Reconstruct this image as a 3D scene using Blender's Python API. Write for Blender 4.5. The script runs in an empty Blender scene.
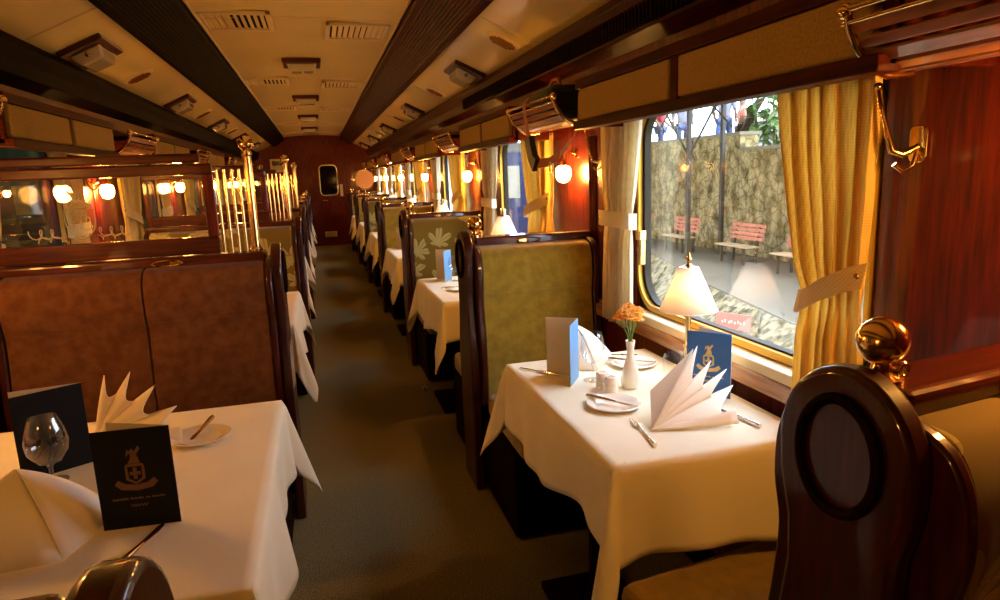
import bpy, bmesh, math, random
from mathutils import Vector, Matrix, Euler
random.seed(7)
PI = math.pi
S = bpy.context.scene
COL = S.collection

# ------------------------------------------------------------------ camera
H = 1.45
F_PX, YAW, PITCH, ROLL = 668.6, .2576, -.1878, -.0398
cam = bpy.data.cameras.new('camera')
cam.sensor_fit = 'HORIZONTAL'
cam.sensor_width = 36
cam.lens = 36 * F_PX / 1000
cam.clip_start = .02
cam.clip_end = 400
co = bpy.data.objects.new('camera', cam)
COL.objects.link(co)
fw = Vector((math.sin(YAW) * math.cos(PITCH), math.cos(YAW) * math.cos(PITCH), math.sin(PITCH)))
r0 = Vector((math.cos(YAW), -math.sin(YAW), 0))
u0 = r0.cross(fw)
rr = r0 * math.cos(ROLL) + u0 * math.sin(ROLL)
uu = -r0 * math.sin(ROLL) + u0 * math.cos(ROLL)
mx = Matrix((rr, uu, -fw)).transposed().to_4x4()
mx.translation = Vector((0, 0, H))
co.matrix_world = mx
S.camera = co

# ------------------------------------------------------------------ view, world, sun
S.view_settings.view_transform = 'Standard'
S.view_settings.look = 'None'
S.view_settings.gamma = 1
S.view_settings.use_curve_mapping = False
S.view_settings.exposure = 0.0
SKY = 13.0
wd = bpy.data.worlds.new('overcast_sky')
S.world = wd
wd.use_nodes = True
bg = wd.node_tree.nodes['Background']
bg.inputs[0].default_value = (.72, .86, 1.15, 1)
bg.inputs[1].default_value = SKY
sun = bpy.data.lights.new('sun', 'SUN')
sun.energy = 3.4
sun.angle = math.radians(6)
sun.color = (1, .93, .8)
so = bpy.data.objects.new('sun', sun)
COL.objects.link(so)
so.rotation_euler = Vector((.55, -.42, -.95)).to_track_quat('-Z', 'Y').to_euler()
SCONCE_E = 275
LAMP_W = 2.1

# ------------------------------------------------------------------ materials
def newmat(name):
    m = bpy.data.materials.new(name)
    m.use_nodes = True
    nt = m.node_tree
    return m, nt, nt.nodes['Principled BSDF']

def setp(b, **k):
    names = dict(col='Base Color', rough='Roughness', metal='Metallic', coat='Coat Weight', cr='Coat Roughness',
                 em='Emission Color', es='Emission Strength', spec='Specular IOR Level', sheen='Sheen Weight',
                 trans='Transmission Weight', ior='IOR', sss='Subsurface Weight')
    for a, v in k.items():
        if a in ('col', 'em'):
            v = tuple(v) + (1,)
        b.inputs[names[a]].default_value = v

def plain(name, col, **k):
    m, nt, b = newmat(name)
    setp(b, col=col, **k)
    return m

def textured(name, c1, c2, scale=(1, 1, 1), noise=6, detail=6, ramp=(.35, .65), bump=0, kind='noise', dist=0, **k):
    m, nt, b = newmat(name)
    setp(b, **k)
    N = nt.nodes
    L = nt.links
    tc = N.new('ShaderNodeTexCoord')
    mp = N.new('ShaderNodeMapping')
    mp.inputs['Scale'].default_value = scale
    L.new(tc.outputs['Object'], mp.inputs[0])
    if kind == 'noise':
        t = N.new('ShaderNodeTexNoise')
        t.inputs['Scale'].default_value = noise
        t.inputs['Detail'].default_value = detail
        t.inputs['Distortion'].default_value = dist
        o = t.outputs[0]
    elif kind == 'voronoi':
        t = N.new('ShaderNodeTexVoronoi')
        t.inputs['Scale'].default_value = noise
        o = t.outputs['Distance']
    elif kind == 'edge':
        t = N.new('ShaderNodeTexVoronoi')
        t.feature = 'DISTANCE_TO_EDGE'
        t.inputs['Scale'].default_value = noise
        o = t.outputs['Distance']
    elif kind == 'checker':
        t = N.new('ShaderNodeTexChecker')
        t.inputs['Scale'].default_value = noise
        o = t.outputs['Fac']
    elif kind == 'wave':
        t = N.new('ShaderNodeTexWave')
        t.inputs['Scale'].default_value = noise
        t.inputs['Distortion'].default_value = dist
        t.inputs['Detail'].default_value = 3
        o = t.outputs['Fac']
    L.new(mp.outputs[0], t.inputs[0])
    cr = N.new('ShaderNodeValToRGB')
    cr.color_ramp.elements[0].position = ramp[0]
    cr.color_ramp.elements[1].position = ramp[1]
    cr.color_ramp.elements[0].color = tuple(c1) + (1,)
    cr.color_ramp.elements[1].color = tuple(c2) + (1,)
    L.new(o, cr.inputs[0])
    L.new(cr.outputs[0], b.inputs['Base Color'])
    if bump:
        bp = N.new('ShaderNodeBump')
        bp.inputs['Strength'].default_value = bump
        bp.inputs['Distance'].default_value = .01
        L.new(o, bp.inputs['Height'])
        L.new(bp.outputs[0], b.inputs['Normal'])
    return m

def glassmat(name, tint=(1, 1, 1), base=.04, edge=.5, rough=.0):
    m = bpy.data.materials.new(name)
    m.use_nodes = True
    nt = m.node_tree
    for n in list(nt.nodes):
        nt.nodes.remove(n)
    o = nt.nodes.new('ShaderNodeOutputMaterial')
    mix = nt.nodes.new('ShaderNodeMixShader')
    tr = nt.nodes.new('ShaderNodeBsdfTransparent')
    gl = nt.nodes.new('ShaderNodeBsdfGlossy')
    gl.inputs['Roughness'].default_value = rough
    tr.inputs[0].default_value = tuple(tint) + (1,)
    lw = nt.nodes.new('ShaderNodeLayerWeight')
    lw.inputs[0].default_value = .35
    mr = nt.nodes.new('ShaderNodeMapRange')
    mr.inputs[3].default_value = base
    mr.inputs[4].default_value = edge
    nt.links.new(lw.outputs['Facing'], mr.inputs[0])
    nt.links.new(mr.outputs[0], mix.inputs[0])
    nt.links.new(tr.outputs[0], mix.inputs[1])
    nt.links.new(gl.outputs[0], mix.inputs[2])
    nt.links.new(mix.outputs[0], o.inputs[0])
    return m

def translucent(name, col, fac, c2=None, scale=60):
    m = bpy.data.materials.new(name)
    m.use_nodes = True
    nt = m.node_tree
    b = nt.nodes['Principled BSDF']
    b.inputs['Base Color'].default_value = tuple(col) + (1,)
    b.inputs['Roughness'].default_value = .8
    b.inputs['Specular IOR Level'].default_value = .2
    t = nt.nodes.new('ShaderNodeBsdfTranslucent')
    t.inputs[0].default_value = tuple(col) + (1,)
    if c2:
        tc = nt.nodes.new('ShaderNodeTexCoord')
        ck = nt.nodes.new('ShaderNodeTexVoronoi')
        ck.inputs['Scale'].default_value = scale
        ck.inputs['Randomness'].default_value = 0
        nt.links.new(tc.outputs['Object'], ck.inputs[0])
        cr = nt.nodes.new('ShaderNodeValToRGB')
        cr.color_ramp.elements[0].color = tuple(c2) + (1,)
        cr.color_ramp.elements[1].color = tuple(col) + (1,)
        cr.color_ramp.elements[0].position = .25
        cr.color_ramp.elements[1].position = .4
        nt.links.new(ck.outputs['Distance'], cr.inputs[0])
        nt.links.new(cr.outputs[0], b.inputs[0])
        nt.links.new(cr.outputs[0], t.inputs[0])
    mix = nt.nodes.new('ShaderNodeMixShader')
    mix.inputs[0].default_value = fac
    nt.links.new(b.outputs[0], mix.inputs[1])
    nt.links.new(t.outputs[0], mix.inputs[2])
    nt.links.new(mix.outputs[0], nt.nodes['Material Output'].inputs[0])
    return m

M = {}
M['wood'] = textured('mahogany', (.042, .003, .002), (.19, .014, .008), (14, 14, 1.2), 5, 6, (.3, .75), rough=.4, coat=.8, cr=.05, spec=.2)
M['seatwood'] = textured('dark_polished_mahogany', (.016, .0018, .0010), (.066, .0065, .003), (14, 14, 1.2), 5, 6, (.3, .75), rough=.4, coat=.7, cr=.05, spec=.2)
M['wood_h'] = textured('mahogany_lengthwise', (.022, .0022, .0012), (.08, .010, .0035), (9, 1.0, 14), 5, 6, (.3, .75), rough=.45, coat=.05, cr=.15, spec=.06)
M['wood_x'] = textured('mahogany_crosswise', (.030, .003, .0015), (.11, .015, .005), (1.0, 14, 14), 5, 6, (.3, .75), rough=.35, coat=.8, cr=.06, spec=.2)
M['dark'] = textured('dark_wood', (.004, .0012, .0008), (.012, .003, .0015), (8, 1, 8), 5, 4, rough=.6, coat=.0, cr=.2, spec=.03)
M['sillwood'] = textured('oak_sill', (.30, .13, .05), (.55, .28, .12), (14, 1, 14), 5, 5, rough=.35, coat=.5)
M['ceil'] = textured('cream_ceiling', (.84, .63, .22), (.90, .69, .26), (1, 1, 1), 2, 3, rough=.33, coat=.6, cr=.14)
M['cream'] = plain('cream_paint', (.74, .56, .30), rough=.4)
M['beige_glass'] = plain('frosted_lens', (.55, .47, .33), rough=.15, coat=.8)
M['velvet'] = textured('gold_velvet', (.24, .140, .006), (.34, .205, .012), (1, 1, 1), 25, 6, rough=.85, sheen=.5, spec=.15)
M['velvetL'] = textured('warm_lit_velvet', (.10, .032, .007), (.155, .056, .013), (1, 1, 1), 25, 6, rough=.85, sheen=.08, spec=.15)  # the gold velvet again, with dim warm lamplight put into its colour
M['damask'] = textured('leaf_damask', (.15, .105, .018), (.42, .36, .15), (1.0, 1.0, 1.6), 9, 1, (.545, .56), dist=1.6, rough=.8, sheen=.4, spec=.15)
def leafmat(name, c1, c2, cells=5.2):
    m, nt, b = newmat(name)
    setp(b, rough=.8, spec=.15, sheen=.3)
    N, L = nt.nodes, nt.links
    tc = N.new('ShaderNodeTexCoord')
    sp = N.new('ShaderNodeSeparateXYZ')
    L.new(tc.outputs['Object'], sp.inputs[0])
    cb = N.new('ShaderNodeCombineXYZ')
    L.new(sp.outputs[0], cb.inputs[0])
    L.new(sp.outputs[2], cb.inputs[1])
    vo = N.new('ShaderNodeTexVoronoi')
    vo.voronoi_dimensions = '2D'
    vo.inputs['Scale'].default_value = cells
    vo.inputs['Randomness'].default_value = .45
    L.new(cb.outputs[0], vo.inputs['Vector'])
    sb = N.new('ShaderNodeVectorMath')
    sb.operation = 'SUBTRACT'
    L.new(cb.outputs[0], sb.inputs[0])
    L.new(vo.outputs['Position'], sb.inputs[1])
    s2 = N.new('ShaderNodeSeparateXYZ')
    L.new(sb.outputs[0], s2.inputs[0])
    def mth(op, a, b_=None):
        q = N.new('ShaderNodeMath')
        q.operation = op
        for i_, v_ in enumerate((a, b_)):
            if v_ is None:
                continue
            if isinstance(v_, (int, float)):
                q.inputs[i_].default_value = v_
            else:
                L.new(v_, q.inputs[i_])
        return q.outputs[0]
    sc_ = N.new('ShaderNodeSeparateColor')
    L.new(vo.outputs['Color'], sc_.inputs[0])
    th = mth('ADD', mth('ARCTAN2', s2.outputs[1], s2.outputs[0]), mth('MULTIPLY', sc_.outputs[0], 1.0))
    ln = N.new('ShaderNodeVectorMath')
    ln.operation = 'LENGTH'
    L.new(sb.outputs[0], ln.inputs[0])
    lobes = mth('POWER', mth('ABSOLUTE', mth('COSINE', mth('MULTIPLY', th, 3.5))), .8)
    up = mth('ADD', mth('MULTIPLY', mth('SINE', th), .55), .60)
    rad = mth('ADD', mth('MULTIPLY', mth('MULTIPLY', lobes, up), .098), .020)
    msk = mth('LESS_THAN', ln.outputs['Value'], rad)
    vein = mth('GREATER_THAN', lobes, .985)
    fac = mth('MULTIPLY', msk, mth('SUBTRACT', 1, mth('MULTIPLY', vein, .5)))
    mx_ = N.new('ShaderNodeMix')
    mx_.data_type = 'RGBA'
    mx_.inputs[6].default_value = tuple(c1) + (1,)
    mx_.inputs[7].default_value = tuple(c2) + (1,)
    L.new(fac, mx_.inputs[0])
    L.new(mx_.outputs[2], b.inputs['Base Color'])
    return m
M['damask'] = leafmat('leaf_damask', (.17, .105, .008), (.42, .33, .10), 4.6)
M['panel'] = textured('pelmet_fabric', (.32, .20, .055), (.42, .27, .085), (1, 1, 1), 150, 3, rough=.9, spec=.1)
M['cloth'] = textured('white_linen', (.83, .74, .52), (.87, .78, .57), (1, 1, 1), 7, 3, rough=.75, spec=.2, sheen=.1)
M['napkin'] = plain('napkin_linen', (.88, .79, .64), rough=.8, spec=.15)
M['curtain'] = translucent('gold_curtain', (.96, .74, .28), .42, (.78, .56, .18), 150)
M['curtain_daylit'] = translucent('daylit_curtain', (.96, .88, .66), .6, (.84, .70, .42), 150)  # same curtain cloth, window daylight put into a paler colour
M['tie'] = textured('tieback_weave', (.62, .42, .15), (.74, .54, .24), (1, 1, 1), 190, 1, kind='checker', rough=.8)
M['tielight'] = plain('cream_tieback', (.84, .70, .42), rough=.8)
M['carpet'] = textured('olive_carpet', (.10, .080, .032), (.32, .26, .115), (1, 1, 1), 170, 3, (.3, .7), bump=.6, rough=.95, spec=.05)
M['brass'] = plain('brass', (.85, .58, .22), rough=.16, metal=1)
M['brassd'] = plain('antique_brass', (.55, .33, .12), rough=.25, metal=1)
M['goldframe'] = plain('gold_anodised_frame', (.62, .33, .03), rough=.35, metal=.6)
M['chrome'] = plain('silver_plate', (.80, .78, .76), rough=.16, metal=1)
M['china'] = plain('white_china', (.86, .79, .66), rough=.12, coat=.6)
M['navy'] = plain('navy_card', (.003, .004, .008), rough=.6, spec=.2)
M['blue'] = plain('blue_card', (.03, .14, .46), rough=.45)
M['daylit_blue'] = plain('daylit_blue_card', (.14, .34, .62), rough=.45)  # blue cover brightened, the window light on it is in the colour
M['page'] = textured('cream_page', (.62, .55, .40), (.72, .65, .50), (1, 1, 1), 5, 3, rough=.6)
M['foildim'] = plain('dull_gold_foil', (.16, .075, .04), rough=.5)
M['foil'] = plain('gold_foil', (.75, .58, .28), rough=.35, metal=.6)
M['black'] = plain('black_paint', (.006, .006, .007), rough=.4)
M['glass'] = glassmat('wine_glass', (.96, .97, .97), .05, .62)
M['pane'] = glassmat('window_glass', (.97, .985, .97), .035, .22)
M['etch'] = plain('etched_glass', (.46, .36, .17), rough=.6)
M['rubber'] = plain('olive_window_gasket', (.030, .021, .008), rough=.55, spec=.2)
M['bulb'] = plain('lit_bulb', (1, .8, .5), em=(1, .45, .08), es=SCONCE_E)
M['shade'] = translucent('lamp_shade', (.95, .84, .70), .55)
M['orange'] = textured('orange_petal', (.95, .34, .015), (1.0, .60, .09), (1, 1, 1), 90, 2, rough=.6)
M['stem'] = plain('green_stem', (.14, .28, .05), rough=.5)
M['stone'] = textured('stone_wall', (.24, .18, .07), (.66, .50, .24), (1, 1, .7), 5, 9, (.38, .62), bump=.5, rough=.95, spec=.05)
def overlay_stones(m):
    nt = m.node_tree
    N, L = nt.nodes, nt.links
    b = N['Principled BSDF']
    src = b.inputs['Base Color'].links[0].from_socket
    tc = N.new('ShaderNodeTexCoord')
    nz = N.new('ShaderNodeTexNoise')
    nz.inputs['Scale'].default_value = 3
    L.new(tc.outputs['Object'], nz.inputs[0])
    ad = N.new('ShaderNodeVectorMath')
    ad.operation = 'MULTIPLY_ADD'
    L.new(nz.outputs['Color'], ad.inputs[0])
    ad.inputs[1].default_value = (.25, .25, .25)
    L.new(tc.outputs['Object'], ad.inputs[2])
    vo = N.new('ShaderNodeTexVoronoi')
    vo.feature = 'DISTANCE_TO_EDGE'
    vo.inputs['Scale'].default_value = 5.5
    L.new(ad.outputs[0], vo.inputs['Vector'])
    mr = N.new('ShaderNodeMapRange')
    mr.inputs[2].default_value = .09
    mr.inputs[3].default_value = .45
    mr.inputs[4].default_value = 1.1
    L.new(vo.outputs['Distance'], mr.inputs[0])
    mx_ = N.new('ShaderNodeVectorMath')
    mx_.operation = 'SCALE'
    L.new(src, mx_.inputs[0])
    L.new(mr.outputs[0], mx_.inputs['Scale'])
    L.new(mx_.outputs[0], b.inputs['Base Color'])
overlay_stones(M['stone'])
M['stonecap'] = textured('wall_coping', (.30, .26, .15), (.38, .34, .22), (1, 1, 1), 3, 4, rough=.9)
M['rubble'] = textured('rubble_bank', (.05, .044, .017), (.28, .225, .125), (1, 1, 1), 9.0, 10, (.40, .60), bump=.9, rough=.95)
M['gravel'] = textured('gravel', (.10, .09, .05), (.34, .29, .20), (1, 1, 1), 22, 4, (.3, .7), bump=.6, rough=.95)
M['paving'] = textured('platform_paving', (.135, .112, .076), (.155, .13, .09), (1, 1, 1), 1.3, 5, rough=.9)
M['steel'] = plain('grey_post', (.08, .062, .032), rough=.5)
M['benchw'] = textured('bench_slat', (.66, .20, .10), (.76, .28, .16), (1, 1, 1), 6, 3, rough=.6)
M['seatw'] = textured('bench_seat_slat', (.60, .40, .20), (.70, .50, .28), (1, 1, 1), 6, 3, rough=.6)
M['leaf'] = textured('broad_leaf', (.05, .13, .01), (.26, .36, .08), (1, 1, 1), 3, 3, rough=.5)
M['bark'] = textured('bark', (.05, .03, .015), (.10, .06, .03), (4, 4, 1), 5, 3, rough=.9)
M['white'] = plain('white_render', (.32, .30, .26), rough=.8)
M['roof'] = plain('brown_roof', (.15, .08, .04), rough=.8)
M['hill'] = textured('green_hillside', (.002, .003, .001), (.012, .012, .004), (1, 1, 1), 1.5, 6, rough=1, spec=0)
M['skin'] = plain('skin', (.25, .14, .09), rough=.6)
M['red'] = plain('red_shirt', (.35, .03, .03), rough=.8)
M['lav'] = plain('white_shirt', (.2, .19, .22), rough=.8)
M['jean'] = plain('blue_trousers', (.05, .08, .18), rough=.8)
M['hair'] = plain('dark_hair', (.02, .012, .008), rough=.6)
M['railblue'] = plain('blue_coach_paint', (.05, .06, .17), rough=.3)
M['pinksign'] = plain('red_sign_paint', (.60, .20, .14), rough=.6)
M['yellow'] = plain('yellow_stripe', (.8, .6, .1), rough=.5)
M['picture'] = textured('framed_picture_art', (.05, .04, .03), (.55, .47, .32), (1, 1, 1), 5, 2, (.45, .55), rough=.5)
M['leather'] = plain('tan_strap', (.36, .13, .06), rough=.6)

# ------------------------------------------------------------------ mesh helpers
class MB:
    def __init__(s):
        s.v = []
        s.f = []
    def add(s, vs, fs):
        n = len(s.v)
        s.v += [tuple(v) for v in vs]
        s.f += [tuple(n + i for i in f) for f in fs]
        return s
    def box(s, x0, x1, y0, y1, z0, z1):
        return s.add([(x0, y0, z0), (x1, y0, z0), (x1, y1, z0), (x0, y1, z0), (x0, y0, z1), (x1, y0, z1), (x1, y1, z1), (x0, y1, z1)],
                     [(0, 3, 2, 1), (4, 5, 6, 7), (0, 1, 5, 4), (1, 2, 6, 5), (2, 3, 7, 6), (3, 0, 4, 7)])
    def prism(s, poly, ax, a, b):
        # poly: 2d points in the plane normal to ax (x: (y,z), y: (x,z), z: (x,y))
        n = len(poly)
        def P(p, t):
            return (t, p[0], p[1]) if ax == 'x' else ((p[0], t, p[1]) if ax == 'y' else (p[0], p[1], t))
        vs = [P(p, a) for p in poly] + [P(p, b) for p in poly]
        fs = [tuple(range(n))[::-1], tuple(range(n, 2 * n))]
        fs += [(i, (i + 1) % n, n + (i + 1) % n, n + i) for i in range(n)]
        return s.add(vs, fs)
    def lathe(s, prof, c=(0, 0, 0), n=24, axis='z'):
        vs = []
        fs = []
        for r, z in prof:
            for i in range(n):
                a = 2 * PI * i / n
                p = (r * math.cos(a), r * math.sin(a), z)
                if axis == 'y':
                    p = (p[0], p[2], p[1])
                if axis == 'x':
                    p = (p[2], p[0], p[1])
                vs.append((c[0] + p[0], c[1] + p[1], c[2] + p[2]))
        m = len(prof)
        for j in range(m - 1):
            for i in range(n):
                fs.append((j * n + i, j * n + (i + 1) % n, (j + 1) * n + (i + 1) % n, (j + 1) * n + i))
        if prof[0][0] > 1e-6:
            fs.append(tuple(range(n))[::-1])
        if prof[-1][0] > 1e-6:
            fs.append(tuple(range((m - 1) * n, m * n)))
        return s.add(vs, fs)
    def shell(s, prof, c=(0, 0, 0), n=28):
        vs = []
        fs = []
        for r, z in prof:
            for i in range(n):
                a = 2 * PI * i / n
                vs.append((c[0] + r * math.cos(a), c[1] + r * math.sin(a), c[2] + z))
        for j in range(len(prof) - 1):
            for i in range(n):
                fs.append((j * n + i, j * n + (i + 1) % n, (j + 1) * n + (i + 1) % n, (j + 1) * n + i))
        return s.add(vs, fs)
    def ball(s, c, r, n=20, sz=1, sx=1, sy=1):
        vs = []
        fs = []
        m = n // 2
        for j in range(m + 1):
            t = PI * j / m
            for i in range(n):
                a = 2 * PI * i / n
                vs.append((c[0] + sx * r * math.sin(t) * math.cos(a), c[1] + sy * r * math.sin(t) * math.sin(a), c[2] + sz * r * math.cos(t)))
        for j in range(m):
            for i in range(n):
                fs.append((j * n + i, (j + 1) * n + i, (j + 1) * n + (i + 1) % n, j * n + (i + 1) % n))
        return s.add(vs, fs)
    def tube(s, pts, r, n=10, closed=False):
        pts = [Vector(p) for p in pts]
        k = len(pts)
        rs = r if isinstance(r, (list, tuple)) else [r] * k
        vs = []
        prev = None
        for i, p in enumerate(pts):
            if closed:
                t = pts[(i + 1) % k] - pts[i - 1]
            else:
                t = pts[min(i + 1, k - 1)] - pts[max(i - 1, 0)]
            t.normalize()
            if prev is None:
                a = Vector((0, 0, 1)) if abs(t.z) < .9 else Vector((1, 0, 0))
                u = t.cross(a).normalized()
            else:
                u = (prev - t * prev.dot(t))
                u.normalize()
            prev = u
            w = t.cross(u)
            for j in range(n):
                q = 2 * PI * j / n
                vs.append(tuple(p + (u * math.cos(q) + w * math.sin(q)) * rs[i]))
        fs = []
        for i in range(k if closed else k - 1):
            i2 = (i + 1) % k
            for j in range(n):
                fs.append((i * n + j, i * n + (j + 1) % n, i2 * n + (j + 1) % n, i2 * n + j))
        if not closed:
            fs.append(tuple(range(n))[::-1])
            fs.append(tuple(range((k - 1) * n, k * n)))
        return s.add(vs, fs)
    def ribbon(s, pts, w, th=.003):
        # pts: list of (point, width direction)
        vs = []
        k = len(pts)
        P = [Vector(p) for p, d in pts]
        D = [Vector(d).normalized() for p, d in pts]
        for i in range(k):
            t = (P[min(i + 1, k - 1)] - P[max(i - 1, 0)]).normalized()
            nn = t.cross(D[i]).normalized() * th / 2
            hw = D[i] * w / 2
            vs += [P[i] - hw - nn, P[i] + hw - nn, P[i] + hw + nn, P[i] - hw + nn]
        fs = [(0, 1, 2, 3)[::-1], tuple((k - 1) * 4 + i for i in range(4))]
        for i in range(k - 1):
            for j in range(4):
                fs.append((i * 4 + j, i * 4 + (j + 1) % 4, (i + 1) * 4 + (j + 1) % 4, (i + 1) * 4 + j))
        return s.add(vs, fs)
    def grid(s, fn, nu, nv):
        vs = [fn(i / nu, j / nv) for j in range(nv + 1) for i in range(nu + 1)]
        fs = [(j * (nu + 1) + i, j * (nu + 1) + i + 1, (j + 1) * (nu + 1) + i + 1, (j + 1) * (nu + 1) + i) for j in range(nv) for i in range(nu)]
        return s.add(vs, fs)
    def build(s, name, mat, parent=None, smooth=False, bevel=0, solid=0, sub=0, loc=None, fix=True, weld=0):
        me = bpy.data.meshes.new(name)
        me.from_pydata(s.v, [], s.f)
        if not weld:
            me.validate()
        if fix:
            bm = bmesh.new()
            bm.from_mesh(me)
            if weld:
                bmesh.ops.remove_doubles(bm, verts=bm.verts, dist=weld)
                bmesh.ops.dissolve_degenerate(bm, edges=bm.edges, dist=1e-6)
            bmesh.ops.recalc_face_normals(bm, faces=bm.faces)
            bm.to_mesh(me)
            bm.free()
        me.materials.append(mat)
        if smooth:
            me.polygons.foreach_set('use_smooth', [True] * len(me.polygons))
            if smooth != 'all':
                try:
                    me.set_sharp_from_angle(angle=math.radians(38))
                except Exception:
                    pass
        o = bpy.data.objects.new(name, me)
        COL.objects.link(o)
        if parent:
            o.parent = parent
        if loc:
            o.location = loc
        if bevel:
            b = o.modifiers.new('bevel', 'BEVEL')
            b.width = bevel
            b.segments = 3
            b.limit_method = 'ANGLE'
            b.angle_limit = math.radians(40)
        if solid:
            q = o.modifiers.new('solid', 'SOLIDIFY')
            q.thickness = solid
            q.offset = 0
        if sub:
            q = o.modifiers.new('sub', 'SUBSURF')
            q.levels = sub
            q.render_levels = sub
        return o

def tag(o, label, cat, group=None):
    o['label'] = label
    o['category'] = cat
    if group:
        o['group'] = group
    return o

def struct(o):
    o['kind'] = 'structure'
    return o

def thing(name, loc, label, cat, group=None, rz=0, scale=None):
    o = bpy.data.objects.new(name, None)
    o.empty_display_size = .05
    COL.objects.link(o)
    o.location = loc
    o.rotation_euler = (0, 0, rz)
    if scale:
        o.scale = scale
    return tag(o, label, cat, group)

def dup(root, loc=None, label=None, rz=None, group=None, scale=None, skip=()):
    def rec(o, par):
        c = o.copy()
        COL.objects.link(c)
        if par:
            c.parent = par
        for ch in list(o.children):
            if ch.name.split('.')[0] in skip:
                continue
            rec(ch, c)
        return c
    r = rec(root, None)
    if loc is not None:
        r.location = loc
    if rz is not None:
        r.rotation_euler = (0, 0, rz)
    if scale:
        r.scale = scale
    if label:
        r['label'] = label
    if group:
        r['group'] = group
    return r

def rrect(x0, x1, z0, z1, r, n=8):
    out = []
    for cx, cz, a0 in ((x1 - r, z1 - r, 0), (x0 + r, z1 - r, 90), (x0 + r, z0 + r, 180), (x1 - r, z0 + r, 270)):
        for i in range(n + 1):
            a = math.radians(a0 + 90 * i / n)
            out.append((cx + r * math.cos(a), cz + r * math.sin(a)))
    return out

def frame_yz(mb, outer, inner, xa, xb):
    n = len(outer)
    vs = [(xa, y, z) for y, z in outer] + [(xa, y, z) for y, z in inner] + [(xb, y, z) for y, z in outer] + [(xb, y, z) for y, z in inner]
    fs = []
    for i in range(n):
        j = (i + 1) % n
        fs += [(i, j, n + j, n + i), (2 * n + i, 3 * n + i, 3 * n + j, 2 * n + j), (i, 2 * n + i, 2 * n + j, j), (n + i, n + j, 3 * n + j, 3 * n + i)]
    return mb.add(vs, fs)

# ------------------------------------------------------------------ layout numbers
D = [-1.6, .62, 2.95, 5.15, 7.35, 9.55, 11.75, 13.95]      # seat dividers along the car
W = 1.25
Y0, YE = -2.3, 15.5
ZB = .88       # window opening bottom
ZT = 1.70
ORD = ['', '', 'nearest', 'second', 'third', 'fourth', 'fifth', 'sixth']

# ------------------------------------------------------------------ setting: shell
fl = struct(MB().box(-W - .1, W + .1, Y0, YE + .1, -.1, 0).build('floor', M['carpet']))

LSHIFT = -.72
DW = {1: D, -1: [d + LSHIFT for d in D]}      # pillars between the windows, per wall
def wins(s):
    d = DW[s]
    out = []
    for i in range(len(d) - 1):
        out.append((d[i] + .62, d[i + 1] - .56) if (i != 1 or s < 0) else (1.27, 2.50))
    return out[1:]     # unseen first window walled over to keep daylight off the near left table
WN = {1: wins(1), -1: wins(-1)}
def sidewall(name, s):
    mb = MB()
    xa, xb = (W, W + .05) if s > 0 else (-W - .05, -W)
    mb.box(xa, xb, Y0, YE, 0, ZB)
    mb.box(xa, xb, Y0, YE, ZT, 2.12)
    y = Y0
    for a, b in WN[s]:
        mb.box(xa, xb, y, a, ZB, ZT)
        y = b
    mb.box(xa, xb, y, YE, ZB, ZT)
    return struct(mb.build(name, M['wood']))
sidewall('wall_right', 1)
sidewall('wall_left', -1)
# far wall
fwm = MB().box(-W - .1, W + .1, YE, YE + .1, 0, 2.45)
struct(fwm.build('wall_far', M['wood']))
struct(MB().box(-W - .1, W + .1, Y0 - .1, Y0, 0, 2.45).build('wall_near', M['wood']))

# windows: frame (gasket) and pane
n_w = 0
for s in (1, -1):
    for i, (a, b) in enumerate(WN[s]):
        n_w += 1
        x0 = (W + .012) * s
        x1 = (W + .040) * s
        mb = MB()
        outer = rrect(a - .005, b + .005, ZB - .005, ZT + .005, .004)
        inner = rrect(a + .045, b - .045, ZB + .032, ZT - .03, .13)
        frame_yz(mb, outer, inner, x0, x1)
        fr = struct(mb.build('window_%d' % n_w, M['rubber'], smooth=True))
        mb = MB()
        frame_yz(mb, rrect(a + .012, b - .012, ZB + .004, ZT - .013, .14), rrect(a + .026, b - .026, ZB + .026, ZT - .025, .13), x0 - .018 * s, x0 + .004 * s)
        mb.build('brass_bead', M['goldframe'], fr, smooth=True)
        mb = MB().box(min(x0, x1) + .012, min(x0, x1) + .016, a + .03, b - .03, ZB + .03, ZT - .02)
        mb.build('pane', M['pane'], fr)
        # catch on the far side of the frame
        mb = MB().box(x0 - .03 * s if s > 0 else x0, x0 if s > 0 else x0 + .03, b - .06, b - .02, 1.16, 1.20)
        mb.box(x0 - .025 * s if s > 0 else x0, x0 if s > 0 else x0 + .025, b - .055, b - .03, 1.06, 1.17)
        mb.build('catch', M['brass'], fr, bevel=.004)
# sills
for s, nm in ((1, 'right'), (-1, 'left')):
    xs = sorted((s * (W - .055), s * (W + .005)))
    xo = sorted((s * (W - .055), s * (W + .011)))
    mb = MB().box(xs[0], xs[1], Y0 + .1, YE - .1, .79, .845)
    t = struct(mb.build('trim_%d' % (1 if s > 0 else 2), M['sillwood'], bevel=.008))
    mb = MB()
    for a, b in WN[s]:
        mb.box(xo[0], xo[1], a, b, .845, ZB - .001)
    mb.build('sill_ledge', M['cream'], t, bevel=.006)

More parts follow.
